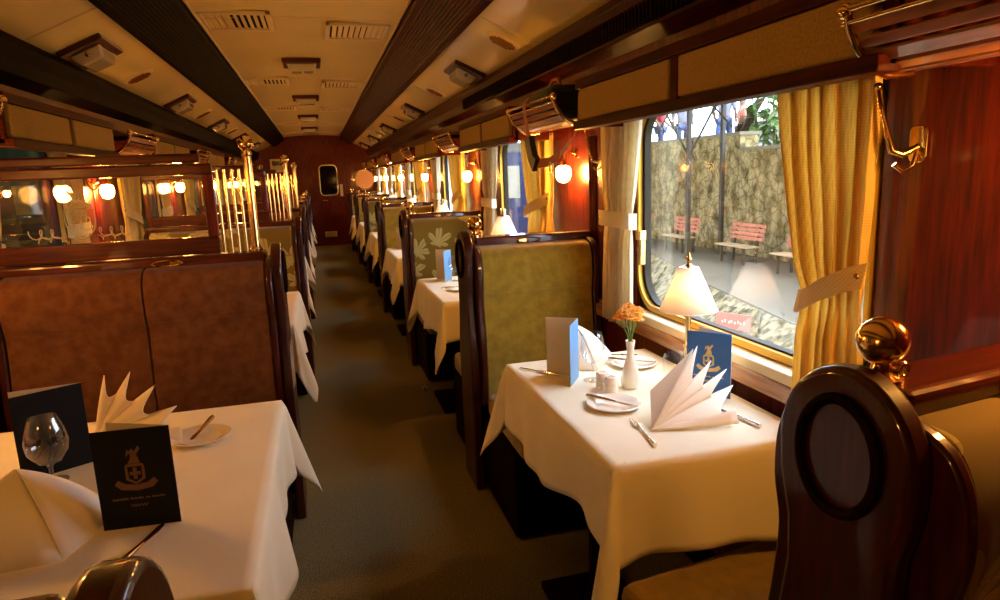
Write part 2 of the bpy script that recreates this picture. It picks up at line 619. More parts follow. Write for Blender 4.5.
# ceiling profile
PR = [(-W - .12, 2.03), (-1.18, 2.07), (-.80, 2.25), (-.60, 2.385), (-.3, 2.405), (0, 2.412), (.3, 2.405), (.60, 2.385), (.80, 2.25), (1.18, 2.07), (W + .12, 2.03)]
poly = PR + [(W + .12, 2.6), (-W - .12, 2.6)]
struct(MB().prism(poly, 'y', Y0, YE + .1).build('ceiling', M['ceil'], smooth=True))
tn = 3
for s in (1, -1):
    # dark longitudinal beam
    pts = [(.585, 2.395), (.575, 2.33), (.60, 2.315), (.785, 2.19), (.82, 2.19), (.825, 2.245)]
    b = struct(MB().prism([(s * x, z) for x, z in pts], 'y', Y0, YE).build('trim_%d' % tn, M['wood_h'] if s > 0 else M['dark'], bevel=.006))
    tn += 1
    mb = MB()
    for k in range(11):
        t = (k + .5) / 11
        x = .605 + t * .17
        z = 2.3117 - t * .1149
        mb.tube([(s * x, Y0 + .02, z), (s * x, YE - .02, z)], .0055, 6)
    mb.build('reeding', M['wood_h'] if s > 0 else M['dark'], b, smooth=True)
    mb = MB()
    mb.tube([(s * .57, Y0, 2.378), (s * .57, YE, 2.378)], .009, 8)
    mb.tube([(s * .832, Y0, 2.226), (s * .832, YE, 2.226)], .009, 8)
    mb.build('gilt_edge', M['cream'], b, smooth=True)
    # cornice along the wall
    pts = [(1.17, 2.085), (1.135, 2.075), (1.12, 2.04), (1.15, 1.985), (1.17, 1.93), (W, 1.90), (W, 2.085)]
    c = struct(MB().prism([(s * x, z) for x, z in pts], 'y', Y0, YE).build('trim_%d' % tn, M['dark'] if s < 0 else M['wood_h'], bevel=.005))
    tn += 1
    mb = MB()
    y = .4
    while y < 5.2 and s > 0:
        mb.box(*sorted((s * 1.135, s * 1.16)), y, y + .014, 1.94, 2.01)
        y += .028
    if s > 0:
        mb.build('air_grille', M['dark'], c)
# ceiling panel joints
mb = MB()
for y in (-1.6, .9, 3.43, 5.95, 8.5, 11.0, 13.5):
    for s in (1, -1):
        mb.tube([(s * .83, y, 2.236), (s * 1.17, y, 2.075)], .006, 6)
    mb.tube([(-.58, y + .95, 2.386), (-.3, y + .95, 2.405), (.3, y + .95, 2.405), (.58, y + .95, 2.386)], .004, 6)
struct(mb.build('trim_%d' % tn, M['cream'], smooth=True))
tn += 1
# pelmet boxes over the windows, with fabric panels
for s in (1, -1):
    for i, (a, b) in enumerate(WN[s], 1):
        ya, yb = DW[s][i] + (.45 if i > 1 or s < 0 else .40), DW[s][i + 1] - .46
        xs = sorted((s * 1.0, s * (W - .001)))
        xf = sorted((s * .985, s * 1.02))
        mb = MB().box(xs[0], xs[1], ya, yb, 1.745, 1.775)
        mb.box(*sorted((s * 1.01, s * 1.03)), ya, yb, 1.61, 1.75)
        mb.box(*sorted((s * .975, s * 1.03)), ya, yb, 1.60, 1.632)
        mb.box(*sorted((s * .985, s * 1.03)), ya, yb, 1.75, 1.785)
        for q in (ya, yb - .02):
            mb.box(xs[0], xs[1], q, q + .02, 1.61, 1.775)
        mid = (ya + yb) / 2
        mb.box(*sorted((s * .99, s * 1.03)), mid - .02, mid + .02, 1.62, 1.76)
        p = struct(mb.build('trim_%d' % tn, M['wood_h'], bevel=.004))
        tn += 1
        for q0, q1 in ((ya + .03, mid - .025), (mid + .025, yb - .03)):
            f = MB().box(*sorted((s * .986, s * 1.015)), q0, q1, 1.636, 1.748).build('fabric_panel', M['panel'], p, bevel=.008)
# continuing rail behind the racks
    mb = MB()
    for i in range(len(D)):
        yd = DW[s][i]
        if yd < Y0:
            continue
        # pilaster strips beside the sconce
        for q in (-.03, .0, .03):
            mb.tube([(s * (W - .002), yd + q, .86), (s * (W - .002), yd + q, 1.60)], .008, 8)
    struct(mb.build('trim_%d' % tn, M['wood'], smooth=True))
    tn += 1
# skirting
for s, nm in ((1, 'right'), (-1, 'left')):
    struct(MB().box(*sorted((s * (W - .02), s * W)), Y0 + .01, YE - .01, 0, .1).build('baseboard_' + nm, M['dark'], bevel=.005))
# door in the end wall
dr = struct(MB().box(-.12, .62, YE - .03, YE - .001, 0, 1.98).build('door_1', M['wood'], bevel=.006))
mb = MB()
o_ = rrect(.075, .47, 1.10, 1.775, .10)
i_ = rrect(.095, .45, 1.12, 1.755, .085)
n = len(o_)
vs = [(x, YE - .055, z) for x, z in o_] + [(x, YE - .055, z) for x, z in i_] + [(x, YE - .025, z) for x, z in o_] + [(x, YE - .025, z) for x, z in i_]
fs = []
for i in range(n):
    j = (i + 1) % n
    fs += [(i, j, n + j, n + i), (2 * n + i, 3 * n + i, 3 * n + j, 2 * n + j), (i, 2 * n + i, 2 * n + j, j), (n + i, n + j, 3 * n + j, 3 * n + i)]
mb.add(vs, fs)
mb.build('window_rim', M['chrome'], dr, smooth=True)
MB().prism(i_, 'y', YE - .04, YE - .031).build('pane', plain('dark_door_glass', (.004, .004, .005), rough=.05, coat=1), dr)
MB().tube([(.12, YE - .04, 1.0), (.12, YE - .09, 1.0), (.22, YE - .09, 1.0)], .012).build('handle', M['brass'], dr, smooth=True)

# ------------------------------------------------------------------ end-wall bits
t = thing('framed_picture', (-.75, YE - .03, 1.79), 'small pale framed picture on the dark end wall left of the door', 'picture')
MB().box(-.17, .17, 0, .025, -.14, .14).build('frame', M['cream'], t, bevel=.005)
MB().box(-.13, .13, -.006, .0, -.10, .10).build('print', M['picture'], t)
t = thing('door_notice', (.535, YE - .035, 1.21), 'small pale upright notice beside the end door window', 'notice')
MB().box(-.03, .03, 0, .004, -.13, .13).build('sheet', M['page'], t, bevel=.001)
t = thing('vent_box', (.23, YE - .06, .25), 'small white box low on the end door', 'vent')
MB().box(-.13, .13, 0, .029, -.06, .06).build('cover', M['cream'], t, bevel=.008)
mb = MB()
for k in range(4):
    mb.box(-.1, .1, -.004, .001, -.04 + k * .023, -.033 + k * .023)
mb.build('slat', M['white'], t)
t = thing('round_mirror_screen', (.80, 11.75, 1.172), 'round brass rimmed disc standing on the last window side seat back', 'ornament')
MB().lathe([(.0, -.006), (.155, -.006), (.155, .006), (.0, .006)], (0, 0, .255), 36, 'y').build('disc', plain('etched_brass', (.42, .20, .07), rough=.42, metal=1), t, smooth=True)
ring = [(.165 * math.cos(a), 0, .255 + .165 * math.sin(a)) for a in [2 * PI * k / 36 for k in range(36)]]
MB().tube(ring, .012, 8, True).build('rim', M['brass'], t, smooth=True)
MB().lathe([(.03, 0), (.03, .01), (.01, .02), (.01, .09)], (0, 0, 0)).build('stem', M['brass'], t, smooth=True)

# ------------------------------------------------------------------ ceiling fittings
def outer_z(x):
    return 2.25 - (abs(x) - .80) * .18 / .38
v0 = thing('ceiling_vent', (-.37, 4.45, 2.402), '', 'vent', 'square louvred vents along the middle of the ceiling')
mb = MB()
hx, hy = .20, .23
mb.box(-hx, hx, -hy, -hy + .03, -.02, .0).box(-hx, hx, hy - .03, hy, -.02, 0).box(-hx, -hx + .03, -hy, hy, -.02, 0).box(hx - .03, hx, -hy, hy, -.02, 0)
mb.build('frame', M['cream'], v0, bevel=.004)
MB().box(-hx + .02, hx - .02, -hy + .02, hy - .02, -.004, .002).build('opening', M['dark'], v0)
mb = MB()
for k in range(9):
    x = -.155 + k * .0365
    mb.add([(x, -.19, -.004), (x + .024, -.19, -.018), (x + .024, .19, -.018), (x, .19, -.004), (x, -.19, -.001), (x + .024, -.19, -.015), (x + .024, .19, -.015), (x, .19, -.001)],
           [(0, 1, 2, 3), (4, 7, 6, 5), (0, 4, 5, 1), (1, 5, 6, 2), (2, 6, 7, 3), (3, 7, 4, 0)])
mb.build('louvre', M['cream'], v0)
first = True
for k, y in enumerate((4.45, 7.0, 9.5, 12.0, 14.4)):
    for sx, nm in ((-1, 'left'), (1, 'right')):
        lab = 'cream louvred ceiling vent, %s one of the %s row from the camera' % (nm, ['nearest', 'second', 'third', 'fourth', 'farthest'][k])
        x = .37 * sx if sx < 0 else .34
        yy = y + (.25 if sx > 0 else 0)
        if first:
            v0['label'] = lab
            first = False
        else:
            dup(v0, (x, yy, 2.402), lab)
l0 = thing('ceiling_lamp', (-.03, 5.95, 2.41), '', 'ceiling lamp', 'unlit lamps along the middle of the ceiling')
MB().box(-.15, .15, -.17, .17, -.035, 0).build('base', M['wood_x'], l0, bevel=.01)
mb = MB().add([(-.12, -.12, -.035), (.12, -.12, -.035), (.12, .12, -.035), (-.12, .12, -.035), (-.085, -.085, -.09), (.085, -.085, -.09), (.085, .085, -.09), (-.085, .085, -.09)],
              [(0, 3, 2, 1), (4, 5, 6, 7), (0, 1, 5, 4), (1, 2, 6, 5), (2, 3, 7, 6), (3, 0, 4, 7)])
mb.build('lens', M['beige_glass'], l0, bevel=.012)
MB().ball((0, 0, -.092), .012).build('knob', M['brass'], l0, smooth=True)
l0['label'] = 'square ceiling lamp with dark base, nearest one on the middle panel'
for k, y in enumerate((8.4, 10.8, 13.2)):
    dup(l0, (-.03, y, 2.41), 'square ceiling lamp with dark base, %s one on the middle panel' % ['second', 'third', 'farthest'][k])
o0 = thing('side_ceiling_lamp', (0, 0, 0), '', 'ceiling lamp', 'lamps along the sloping side panels of the ceiling')
MB().box(-.11, .11, -.20, .20, -.03, 0).build('base', M['wood_x'], o0, bevel=.01)
mb = MB().add([(-.08, -.15, -.03), (.08, -.15, -.03), (.08, .15, -.03), (-.08, .15, -.03), (-.055, -.11, -.085), (.055, -.11, -.085), (.055, .11, -.085), (-.055, .11, -.085)],
              [(0, 3, 2, 1), (4, 5, 6, 7), (0, 1, 5, 4), (1, 2, 6, 5), (2, 3, 7, 6), (3, 0, 4, 7)])
mb.build('lens', M['beige_glass'], o0, bevel=.015)
for q in (-.13, .13):
    MB().ball((0, q, -.05), .014).build('stud', M['chrome'], o0, smooth=True)
sp0 = thing('ceiling_grille', (0, 0, 0), '', 'speaker', 'oval grilles along the sloping side panels of the ceiling')
MB().lathe([(0, -.014), (.085, -.014), (.10, -.006), (.10, 0)], (0, 0, 0), 32).build('rim', M['cream'], sp0, smooth=True)
mb = MB()
for k in range(7):
    q = -.06 + k * .02
    h = math.sqrt(.075 ** 2 - q * q)
    mb.box(-h, h, q - .003, q + .003, -.019, -.012)
mb.build('slot', M['brassd'], sp0)
TILT = math.atan2(.18, .38)
words = ['nearest', 'second', 'third', 'fourth', 'fifth']
f1 = f2 = True
for s, nm in ((1, 'window side'), (-1, 'left side')):
    ys = (4.65, 7.2, 9.7, 12.1, 14.4) if s > 0 else (3.95, 6.3, 8.6, 11.0, 13.4)
    ls = (3.62, 5.75, 8.3, 10.9) if s > 0 else (4.87, 7.4, 9.8)
    for k, y in enumerate(ys):
        x = 1.04 * s
        loc = (x, y, outer_z(x) + .004)
        lab = 'oblong ceiling lamp on the %s sloping panel, %s from the camera' % (nm, words[k])
        o = o0 if f1 else dup(o0)
        f1 = False
        o.location = loc
        o['label'] = lab
        o.rotation_euler = (0, TILT * s, 0)
    for k, y in enumerate(ls):
        x = 1.03 * s
        o = sp0 if f2 else dup(sp0)
        f2 = False
        o.location = (x, y, outer_z(x) + .003)
        o.rotation_euler = (0, TILT * s, 0)
        o['label'] = 'oval cream grille in the %s sloping panel, %s from the camera' % (nm, words[k])

# ------------------------------------------------------------------ seats
def back_profile(s, e=0.0):
    e = e * .6
    pts = [(.03, .42), (.13 + e, .42), (.150 + e, .55), (.155 + e, .68), (.140 + e, .80), (.132 + e, .90), (.145 + e, .98), (.140 + e, 1.06), (.112 + e, 1.115), (.07, 1.132 + e), (.03, 1.135 + e)]
    out = []
    for i in range(len(pts) - 1):
        p0, p1, p2, p3 = pts[max(i - 1, 0)], pts[i], pts[i + 1], pts[min(i + 2, len(pts) - 1)]
        for k in range(4):
            t = k / 4
            q = [.5 * ((2 * p1[c]) + (-p0[c] + p2[c]) * t + (2 * p0[c] - 5 * p1[c] + 4 * p2[c] - p3[c]) * t * t + (-p0[c] + 3 * p1[c] - 3 * p2[c] + p3[c]) * t ** 3) for c in (0, 1)]
            out.append((max(.03, q[0]), q[1]))
    out.append(pts[-1])
    return [(s * y, z) for y, z in out]

def ear_profile():
    pts = []
    for k in range(17):
        a = PI * k / 16
        pts.append((.108 * math.cos(a), 1.075 + .125 * math.sin(a)))
    pts += [(-.105, 1.02), (-.088, .95), (-.085, .88), (-.10, .78), (-.125, .66), (-.13, .55), (-.12, .42), (-.12, 0)]
    pts += [(.12, 0), (.12, .42), (.13, .55), (.125, .66), (.10, .78), (.085, .88), (.088, .95), (.105, 1.02)]
    return pts

def make_seat(name, wid, double, fab_near, fab_far, label):
    t = thing(name, (0, 0, 0), label, 'seat')
    ep = MB().prism(ear_profile(), 'x', 0, .042).build('end_panel', M['seatwood'], t, smooth=True, bevel=.010)
    ring = [(-.004, .062 * math.cos(a), 1.075 + .082 * math.sin(a)) for a in [2 * PI * k / 40 for k in range(40)]]
    MB().tube(ring, .008, 8, True).build('carved_ring', M['dark'], ep, smooth=True)
    # wooden side boards that follow the cushions
    for x0, x1 in ((.040, .064), (wid - .03, wid)):
        mb = MB()
        pr_ = [q for q in back_profile(1, .014) if q[0] > .05]
        mb.prism(pr_ + [(-y, z) for y, z in pr_[::-1]], 'x', x0, x1)
        mb.build('side_board', M['seatwood'], t, smooth=True, bevel=.006)
    MB().box(.06, wid, -.052, .052, 1.125, 1.170).build('top_rail', M['wood_x'], t, bevel=.012)
    cuts = [(.066, wid - .033)] if not double else [(.066, wid / 2 - .002), (wid / 2 + .002, wid - .033)]
    for s, fab in ((-1, fab_near), (1, fab_far)):
        for a, b in cuts:
            c = MB().prism(back_profile(s), 'x', a, b).build('backrest', fab, t, smooth=True, bevel=.016)
            sy = s * .134
            MB().tube([(a + .02, sy, .93), (b - .02, sy, .93)], .0035, 6).build('seam', fab, c)
            q = MB().box(a, b, *sorted((s * .12, s * .66)), .36, .47).build('seat_cushion', fab, t, bevel=.03)
        MB().box(.05, wid, *sorted((s * .10, s * .60)), .02, .355).build('bench_base', M['dark'], t, bevel=.006)
        # brass grip plate on the rail
        hx = wid * .5 if not double else wid * .42
        g = MB()
        y = s * .054
        ringp = [(hx + .055 * c, y, 1.147 + .011 * d) for c, d in [(math.cos(a) if abs(math.cos(a)) > .3 else math.cos(a), math.sin(a)) for a in [2 * PI * k / 24 for k in range(24)]]]
        g.tube(ringp, .004, 6, True)
        g.box(hx - .045, hx - .01, *sorted((s * .05, s * .0535)), 1.138, 1.156)
        g.build('grip_plate', M['brass'], t, smooth=True)
    # brass knob on a scrolled foot
    bx = .072
    k = MB().ball((bx, 0, 1.228), .034, 28)
    k.build('knob', M['brass'], t, smooth='all')
    mb = MB().lathe([(.030, 1.170), (.030, 1.178), (.014, 1.186), (.011, 1.198), (.018, 1.208), (.010, 1.216)], (bx, 0, 0), 20)
    for sy in (-1, 1):
        c0 = Vector((bx + .026, sy * .014, 1.186))
        mb.tube([(bx + .008, sy * .006, 1.188)] + [tuple(c0 + Vector((.009 * math.cos(a), 0, .009 * math.sin(a)))) for a in [PI - PI * 1.6 * q / 10 for q in range(11)]], .0042, 8)
    mb.build('knob_foot', M['brass'], t, smooth=True)
    return t

XR = .60    # aisle face of the window-side seats
WR = W - XR - .035
seatR = make_seat('booth_seat', WR, False, M['velvet'], M['velvet'], '')
seatR2 = make_seat('booth_seat', WR, False, M['damask'], M['velvet'], '')
XL = -.165
WL = W + XL - .05
seatL = make_seat('booth_seat', WL, True, M['velvetL'], M['velvetL'], '')
seatL2 = make_seat('booth_seat', WL, True, M['damask'], M['velvetL'], '')
places = ['', 'right beside the camera', 'behind the nearest full table', 'behind the second table', 'behind the third table', 'behind the fourth table', 'behind the fifth table', 'behind the sixth table']
gR = 'single window side booth seats back to back'
gL = 'double booth seats on the left of the aisle'
def put(o, loc, lab, grp, rz=0, sc=(1, 1, 1)):
    o.location = loc
    o['label'] = lab
    o['group'] = grp
    o.rotation_euler = (0, 0, rz)
    o.scale = sc
    return o
rights = {1: (seatR2, 'leaf patterned'), 2: (seatR, 'plain gold velvet'), 3: (dup(seatR2), 'leaf patterned'), 4: (dup(seatR), 'plain gold velvet'), 5: (dup(seatR2), 'patterned'), 6: (dup(seatR), 'gold velvet'), 7: (dup(seatR), 'gold velvet')}
for i, (o, w_) in rights.items():
    ang = .14 if i == 1 else 0
    px = XR if i > 1 else .66
    put(o, (px, D[i] if i > 1 else .715, 0 if i > 1 else -.025), '%s single booth seat on the window side, %s' % (w_, places[i]), gR, ang)
seat0 = dup(seatL, skip=('knob', 'knob_foot'))
lefts = {1: (seat0, 'dark'), 6: (seatL, 'warm lit velvet'), 2: (dup(seatL, skip=('knob', 'knob_foot')), 'warm lit velvet'), 3: (seatL2, 'leaf patterned'), 4: (dup(seatL), 'warm lit velvet'), 5: (dup(seatL), 'warm lit velvet'), 7: (dup(seatL), 'warm lit velvet')}
for i, (o, w_) in lefts.items():
    y = D[i] if i > 1 else .49
    dx = 0 if i < 3 else .035
    if i == 1:
        lab = 'blurred dark seat end at the bottom left corner beside the camera'
    else:
        lab = '%s double booth seat left of the aisle, %s' % (w_, places[i])
    # mirrored across the aisle: turn half round so the end panel faces the aisle
    put(o, (XL + dx + (0 if i > 1 else .015), y, 0 if i > 1 else -.02), lab, gL, PI)
    # fabrics swap sides after the half turn
for o in (seatL2,):
    backs = [c for c in o.children if c.name.startswith('backrest')]
    me0 = None
    for c in backs + [c for c in o.children if c.name.startswith('seat_cushion')]:
        far = sum(v.co.y for v in c.data.vertices) > 0
        c.data.materials[0] = M['damask'] if far else M['velvetL']

for i in (3, 4):      # their brass posts stand where the knob would be
    for c in list(lefts[i][0].children):
        if c.name.startswith('knob'):
            bpy.data.objects.remove(c)

# ------------------------------------------------------------------ glass screens on the left seat backs
def make_screen():
    t = thing('glass_screen', (0, 0, 1.172), '', 'screen', 'glazed screens standing on the left seat backs')
    wd_ = W - .43
    x0, x1 = -W + .04, -.44
    mb = MB()
    mb.box(x0, x1 + .04, -.016, .016, .318, .362)
    mb.box(x0, x1 + .0, -.024, .024, .366, .402)
    mb.build('top_bar', M['wood_x'], t, bevel=.008)
    mb = MB()
    mb.box(x0, x1 + .04, -.018, .018, .0, .07)
    mb.build('bottom_bar', M['wood_x'], t, bevel=.008)
    MB().box(x1, x1 + .04, -.018, .018, .07, .318).build('stile', M['wood'], t, bevel=.005)
    MB().box(x0, x0 + .03, -.018, .018, .07, .318).build('stile', M['wood'], t, bevel=.005)
    MB().box(x0 + .03, x1 + .018, -.003, .003, .072, .316).build('glass_pane', M['pane'], t)
    mb = MB()
    for k in range(4):
        x = -.385 + k * .0285
        mb.tube([(x, 0, .0), (x, 0, .335)], .0065, 12)
    mb2 = []
    for k in range(4):
        x = -.385 + k * .0285
        MB().tube([(x, 0, .0), (x, 0, .335)], .0065, 12).build('brass_bar', M['brass'], t, smooth=True)
    MB().lathe([(.024, 0), (.024, .008), (.0175, .014), (.0175, .385), (.022, .39), (.022, .40), (.012, .41)], (-.262, 0, 0), 24).build('brass_post', M['brass'], t, smooth=True)
    MB().ball((-.262, 0, .435), .031, 24).build('post_ball', M['brass'], t, smooth='all')
    return t
scr = make_screen()
scr.location = (0, D[2], 1.172)
scr['label'] = 'glass screen with engraved crest and brass bars, nearest on the left seats'
# engraved crest in the near pane
def crest_etch(par):
    mb = MB()
    y = -.0055
    cx, cz = -.895, .155
    sh = [(-.052, .05), (.052, .05), (.052, 0), (.046, -.03), (.028, -.055), (0, -.07), (-.028, -.055), (-.046, -.03), (-.052, 0)]
    mb.tube([(cx + a, y, cz + b) for a, b in sh], .0022, 6, True)
    for s in (-1, 1):
        mb.tube([(cx + s * (.055 + .12 * q / 60 + .012 * math.cos(q * .33)), y, cz - .042 + .018 * math.sin(q * .33)) for q in range(61)], .0018, 6)
        mb.tube([(cx + s * (.05 + .11 * q / 60 + .008 * math.sin(q * .28)), y, cz - .064 + .010 * math.cos(q * .28)) for q in range(61)], .0016, 6)
    # bird-like top figure
    mb.tube([(cx - .03, y, cz + .055), (cx - .012, y, cz + .075), (cx + .01, y, cz + .08), (cx + .045, y, cz + .055)], .006, 6)
    mb.tube([(cx - .005, y, cz + .075), (cx - .018, y, cz + .105), (cx - .034, y, cz + .118)], [.009, .006, .002], 6)
    mb.tube([(cx + .0, y, cz + .08), (cx + .01, y, cz + .11)], [.008, .003], 6)
    o = mb.build('engraved_crest', M['etch'], par, smooth=True)
    for ch, dx in (('H', -.02), ('B', .022)):
        cu = bpy.data.curves.new('monogram', 'FONT')
        cu.body = ch
        cu.size = .085
        cu.extrude = .0008
        cu.offset = -.0028
        cu.align_x = 'CENTER'
        q = bpy.data.objects.new('monogram', cu)
        COL.objects.link(q)
        q.parent = par
        q.rotation_euler = (PI / 2, 0, 0)
        q.location = (cx + dx, y, cz - .035)
        bpy.context.view_layer.update()
        dg = bpy.context.evaluated_depsgraph_get()
        me = bpy.data.meshes.new_from_object(q.evaluated_get(dg))
        me.materials.clear()
        me.materials.append(M['etch'])
        q2 = bpy.data.objects.new('engraved_letter', me)
        COL.objects.link(q2)
        q2.parent = par
        q2.rotation_euler = q.rotation_euler
        q2.location = q.location
        bpy.data.objects.remove(q)
scr2 = dup(scr, (.055, D[3], 1.172), 'mahogany framed glass screen with brass bars on the second left seat back')
scr3 = dup(scr, (.055, D[4], 1.172), 'mahogany framed glass screen with brass bars on the third left seat back')
crest_etch(scr)

# ------------------------------------------------------------------ tables and cloths
def make_table(x0, x1, y0, y1, label, grp):
    cx, cy = (x0 + x1) / 2, (y0 + y1) / 2
    t = thing('dining_table', (cx, cy, 0), label, 'table', grp)
    hx, hy = (x1 - x0) / 2, (y1 - y0) / 2
    MB().box(-hx, hx, -hy, hy, .715, .742).build('tabletop', M['wood_x'], t, bevel=.006)
    s = 1 if cx < 0 else -1
    lx = s * hx * .45
    MB().lathe([(.055, .03), (.05, .06), (.035, .12), (.035, .62), (.055, .69), (.06, .715)], (lx, 0, 0)).build('pedestal', M['dark'], t, smooth=True)
    MB().box(lx - .14, lx + .14, -.2, .2, 0.001, .03).build('foot', M['dark'], t, bevel=.008)
    return t

def cloth(x0, x1, y0, y1, aisle, label, grp, seed=0, drop=.24):
    """white cloth over a table; `aisle` = +1 when the aisle is on the +x side"""
    rnd = random.Random(seed)
    r = .007
    Z = .7505
    hx, hy = (x1 - x0) / 2, (y1 - y0) / 2
    per = []      # (pos, outward dir, type)
    def side(a, b, nrm, n):
        for k in range(n):
            t_ = k / n
            per.append((a[0] + (b[0] - a[0]) * t_, a[1] + (b[1] - a[1]) * t_, nrm, 0, t_))
    def corner(c, a0, n=15):
        for k in range(n):
            a = a0 + PI / 2 * k / n
            per.append((c[0], c[1], (math.cos(a), math.sin(a)), 1, k / n))
    side((hx, -hy), (hx, hy), (1, 0), 44)
    corner((hx, hy), 0)
    side((hx, hy), (-hx, hy), (0, 1), 30)
    corner((-hx, hy), PI / 2)
    side((-hx, hy), (-hx, -hy), (-1, 0), 44)
    corner((-hx, -hy), PI)
    side((-hx, -hy), (hx, -hy), (0, -1), 30)
    corner((hx, -hy), 1.5 * PI)
    n = len(per)
    rows = 12
    vs = []
    ph = [rnd.uniform(0, 6) for _ in range(4)]
    def fold(x, y, nrm, t_, f, kind):
        u = (y if abs(nrm[0]) > .5 else x)
        if kind:
            return .018 * math.sin(t_ * 2 * PI * 1.5 + ph[3]) * f
        w = min(1, t_ * 6, (1 - t_) * 6)
        return (.016 * math.sin(u * 11 + ph[0]) + .010 * math.sin(u * 23 + ph[1])) * f * w
    for j in range(rows + 1):
        f = j / rows
        for (x, y, nr, kind, t_) in per:
            wall_side = (nr[0] * aisle) < -.2
            if kind:
                a = t_ * PI / 2
                L_ = drop / max(math.cos(a), math.sin(a)) if True else drop
                L_ *= (1.08 if nr[1] < 0 and seed == 3 else 1) + .28 * math.sin(t_ * PI)
                out = .30 * math.sin(t_ * PI) ** .8 + .05
            else:
                L_ = drop * (1 + .10 * math.sin((y + x) * 7 + ph[2]))
                out = .05
                if nr[1] < -.5 and seed == 3:
                    L_ *= 1.10
            if wall_side:
                L_ *= .12
                out = 0.02
            d = L_ * f
            # rounded edge then hang
            off = r * math.sin(min(1, d / (r * 1.57)) * PI / 2) + max(0, d - r) * out * (1 if kind == 0 else .8)
            zz = Z - r * (1 - math.cos(min(1, d / (r * 1.57)) * PI / 2)) - max(0, d - r * 1.57) * math.sqrt(max(.05, 1 - out * out))
            fo = 0 if wall_side else fold(x, y, nr, t_, f, kind)
            px = x + nr[0] * (off + fo)
            py = y + nr[1] * (off + fo)
            vs.append((px, py, zz))
    fs = []
    for j in range(rows):
        for i in range(n):
            i2 = (i + 1) % n
            fs.append((j * n + i, j * n + i2, (j + 1) * n + i2, (j + 1) * n + i))
    mb = MB().add(vs, fs)
    # flat top: one inset ring, then a single face
    st = len(mb.v)
    for i in range(n):
        x, y, z = vs[i]
        mb.v.append((x - math.copysign(.02, x), y - math.copysign(.02, y), Z) if abs(abs(x) - hx) < .03 and abs(abs(y) - hy) < .03 else
                    ((x - math.copysign(.02, x), max(-hy + .02, min(hy - .02, y)), Z) if abs(abs(x) - hx) < .01 else (max(-hx + .02, min(hx - .02, x)), y - math.copysign(.02, y), Z)))
    for i in range(n):
        i2 = (i + 1) % n
        mb.f.append((i2, i, st + i, st + i2))
    mb.f.append(tuple(st + i for i in range(n)))
    o = mb.build('tablecloth', M['cloth'], smooth='all', solid=.002, weld=.0004, loc=((x0 + x1) / 2, (y0 + y1) / 2, 0))
    return tag(o, label, 'tablecloth', grp)

RT = (.625, 1.185, 1.37, 2.31)
LT = (-1.185, -.17, 1.14, 2.20)
tw = ['nearest', 'second', 'third', 'fourth', 'fifth', 'sixth']
offs = [0, 2.25, 4.42, 6.6, 8.8, 11.0]
for k, dy in enumerate(offs):
    make_table(RT[0] + .01, RT[1] - .004, RT[2] + dy + .01, RT[3] + dy - .01, 'table for two under its white cloth by the windows, %s from the camera' % tw[k], 'tables for two on the window side')
    cloth(RT[0], RT[1], RT[2] + dy, RT[3] + dy, -1, 'white tablecloth hanging over the %s table on the window side' % tw[k], 'tablecloths on the window side', k + 3)
    make_table(LT[0] + .004, LT[1] - .01, LT[2] + dy + .01, LT[3] + dy - .01, 'table for four under a white cloth on the left, %s from the camera' % tw[k], 'tables for four on the left')
    cloth(LT[0], LT[1], LT[2] + dy, LT[3] + dy, 1, 'white tablecloth hanging over the %s table on the left' % tw[k], 'tablecloths on the left', k + 11, .24)

TZ = .7525
# ------------------------------------------------------------------ table lamps
def make_lamp():
    t = thing('table_lamp', (0, 0, 0), '', 'lamp', 'brass table lamps with cream shades')
    MB().lathe([(.045, 0), (.045, .008), (.022, .016), (.011, .03), (.011, .10), (.016, .106), (.016, .114), (.0095, .12), (.0095, .21)], n=24).build('base', M['brass'], t, smooth=True)
    sh = MB().shell([(.093, .230), (.031, .372)], n=40).build('lamp_shade', M['shade'], t, smooth='all', solid=.0015)
    MB().tube([(.093 * math.cos(a), .093 * math.sin(a), .230) for a in [2 * PI * k / 40 for k in range(40)]], .0018, 6, True).build('rim', M['shade'], sh, smooth=True)
    MB().lathe([(.0, .366), (.031, .366), (.032, .372), (.012, .378), (.006, .384), (.006, .392), (.010, .398), (.006, .405), (.003, .418), (0, .422)], n=16).build('finial', M['brassd'], t, smooth=True)
    return t
lamp0 = make_lamp()
def lampl(loc, p=LAMP_W):
    ld = bpy.data.lights.new('table_lamp_bulb', 'POINT')
    ld.energy = p
    ld.color = (1, .68, .38)
    ld.shadow_soft_size = .02
    lo = bpy.data.objects.new('lamp_bulb', ld)
    COL.objects.link(lo)
    lo.location = (0, 0, .28)
    return lo
def attach_bulb(l):
    lo = lampl(None, LAMP_W if l.location.x > 0 else LAMP_W * .35)
    lo.parent = l
for k, dy in enumerate(offs):
    l = lamp0 if k == 0 else dup(lamp0)
    l.location = (1.150 - (.012 if k else 0), 1.93 + dy - (0 if k == 0 else .03), TZ)
    if k:
        l.scale = (1.14, 1.14, 1.14)
    l['label'] = 'lit brass lamp with cream shade on the %s table by the windows' % tw[k]
for k, dy in enumerate(offs):
    l = dup(lamp0)
    l.location = (-1.075, 1.80 + dy, TZ)
    l['label'] = 'lit brass table lamp with cream cone shade on the %s table on the left' % tw[k]
for o in [o for o in COL.objects if o.name.startswith('table_lamp') and o.type == 'EMPTY']:
    attach_bulb(o)

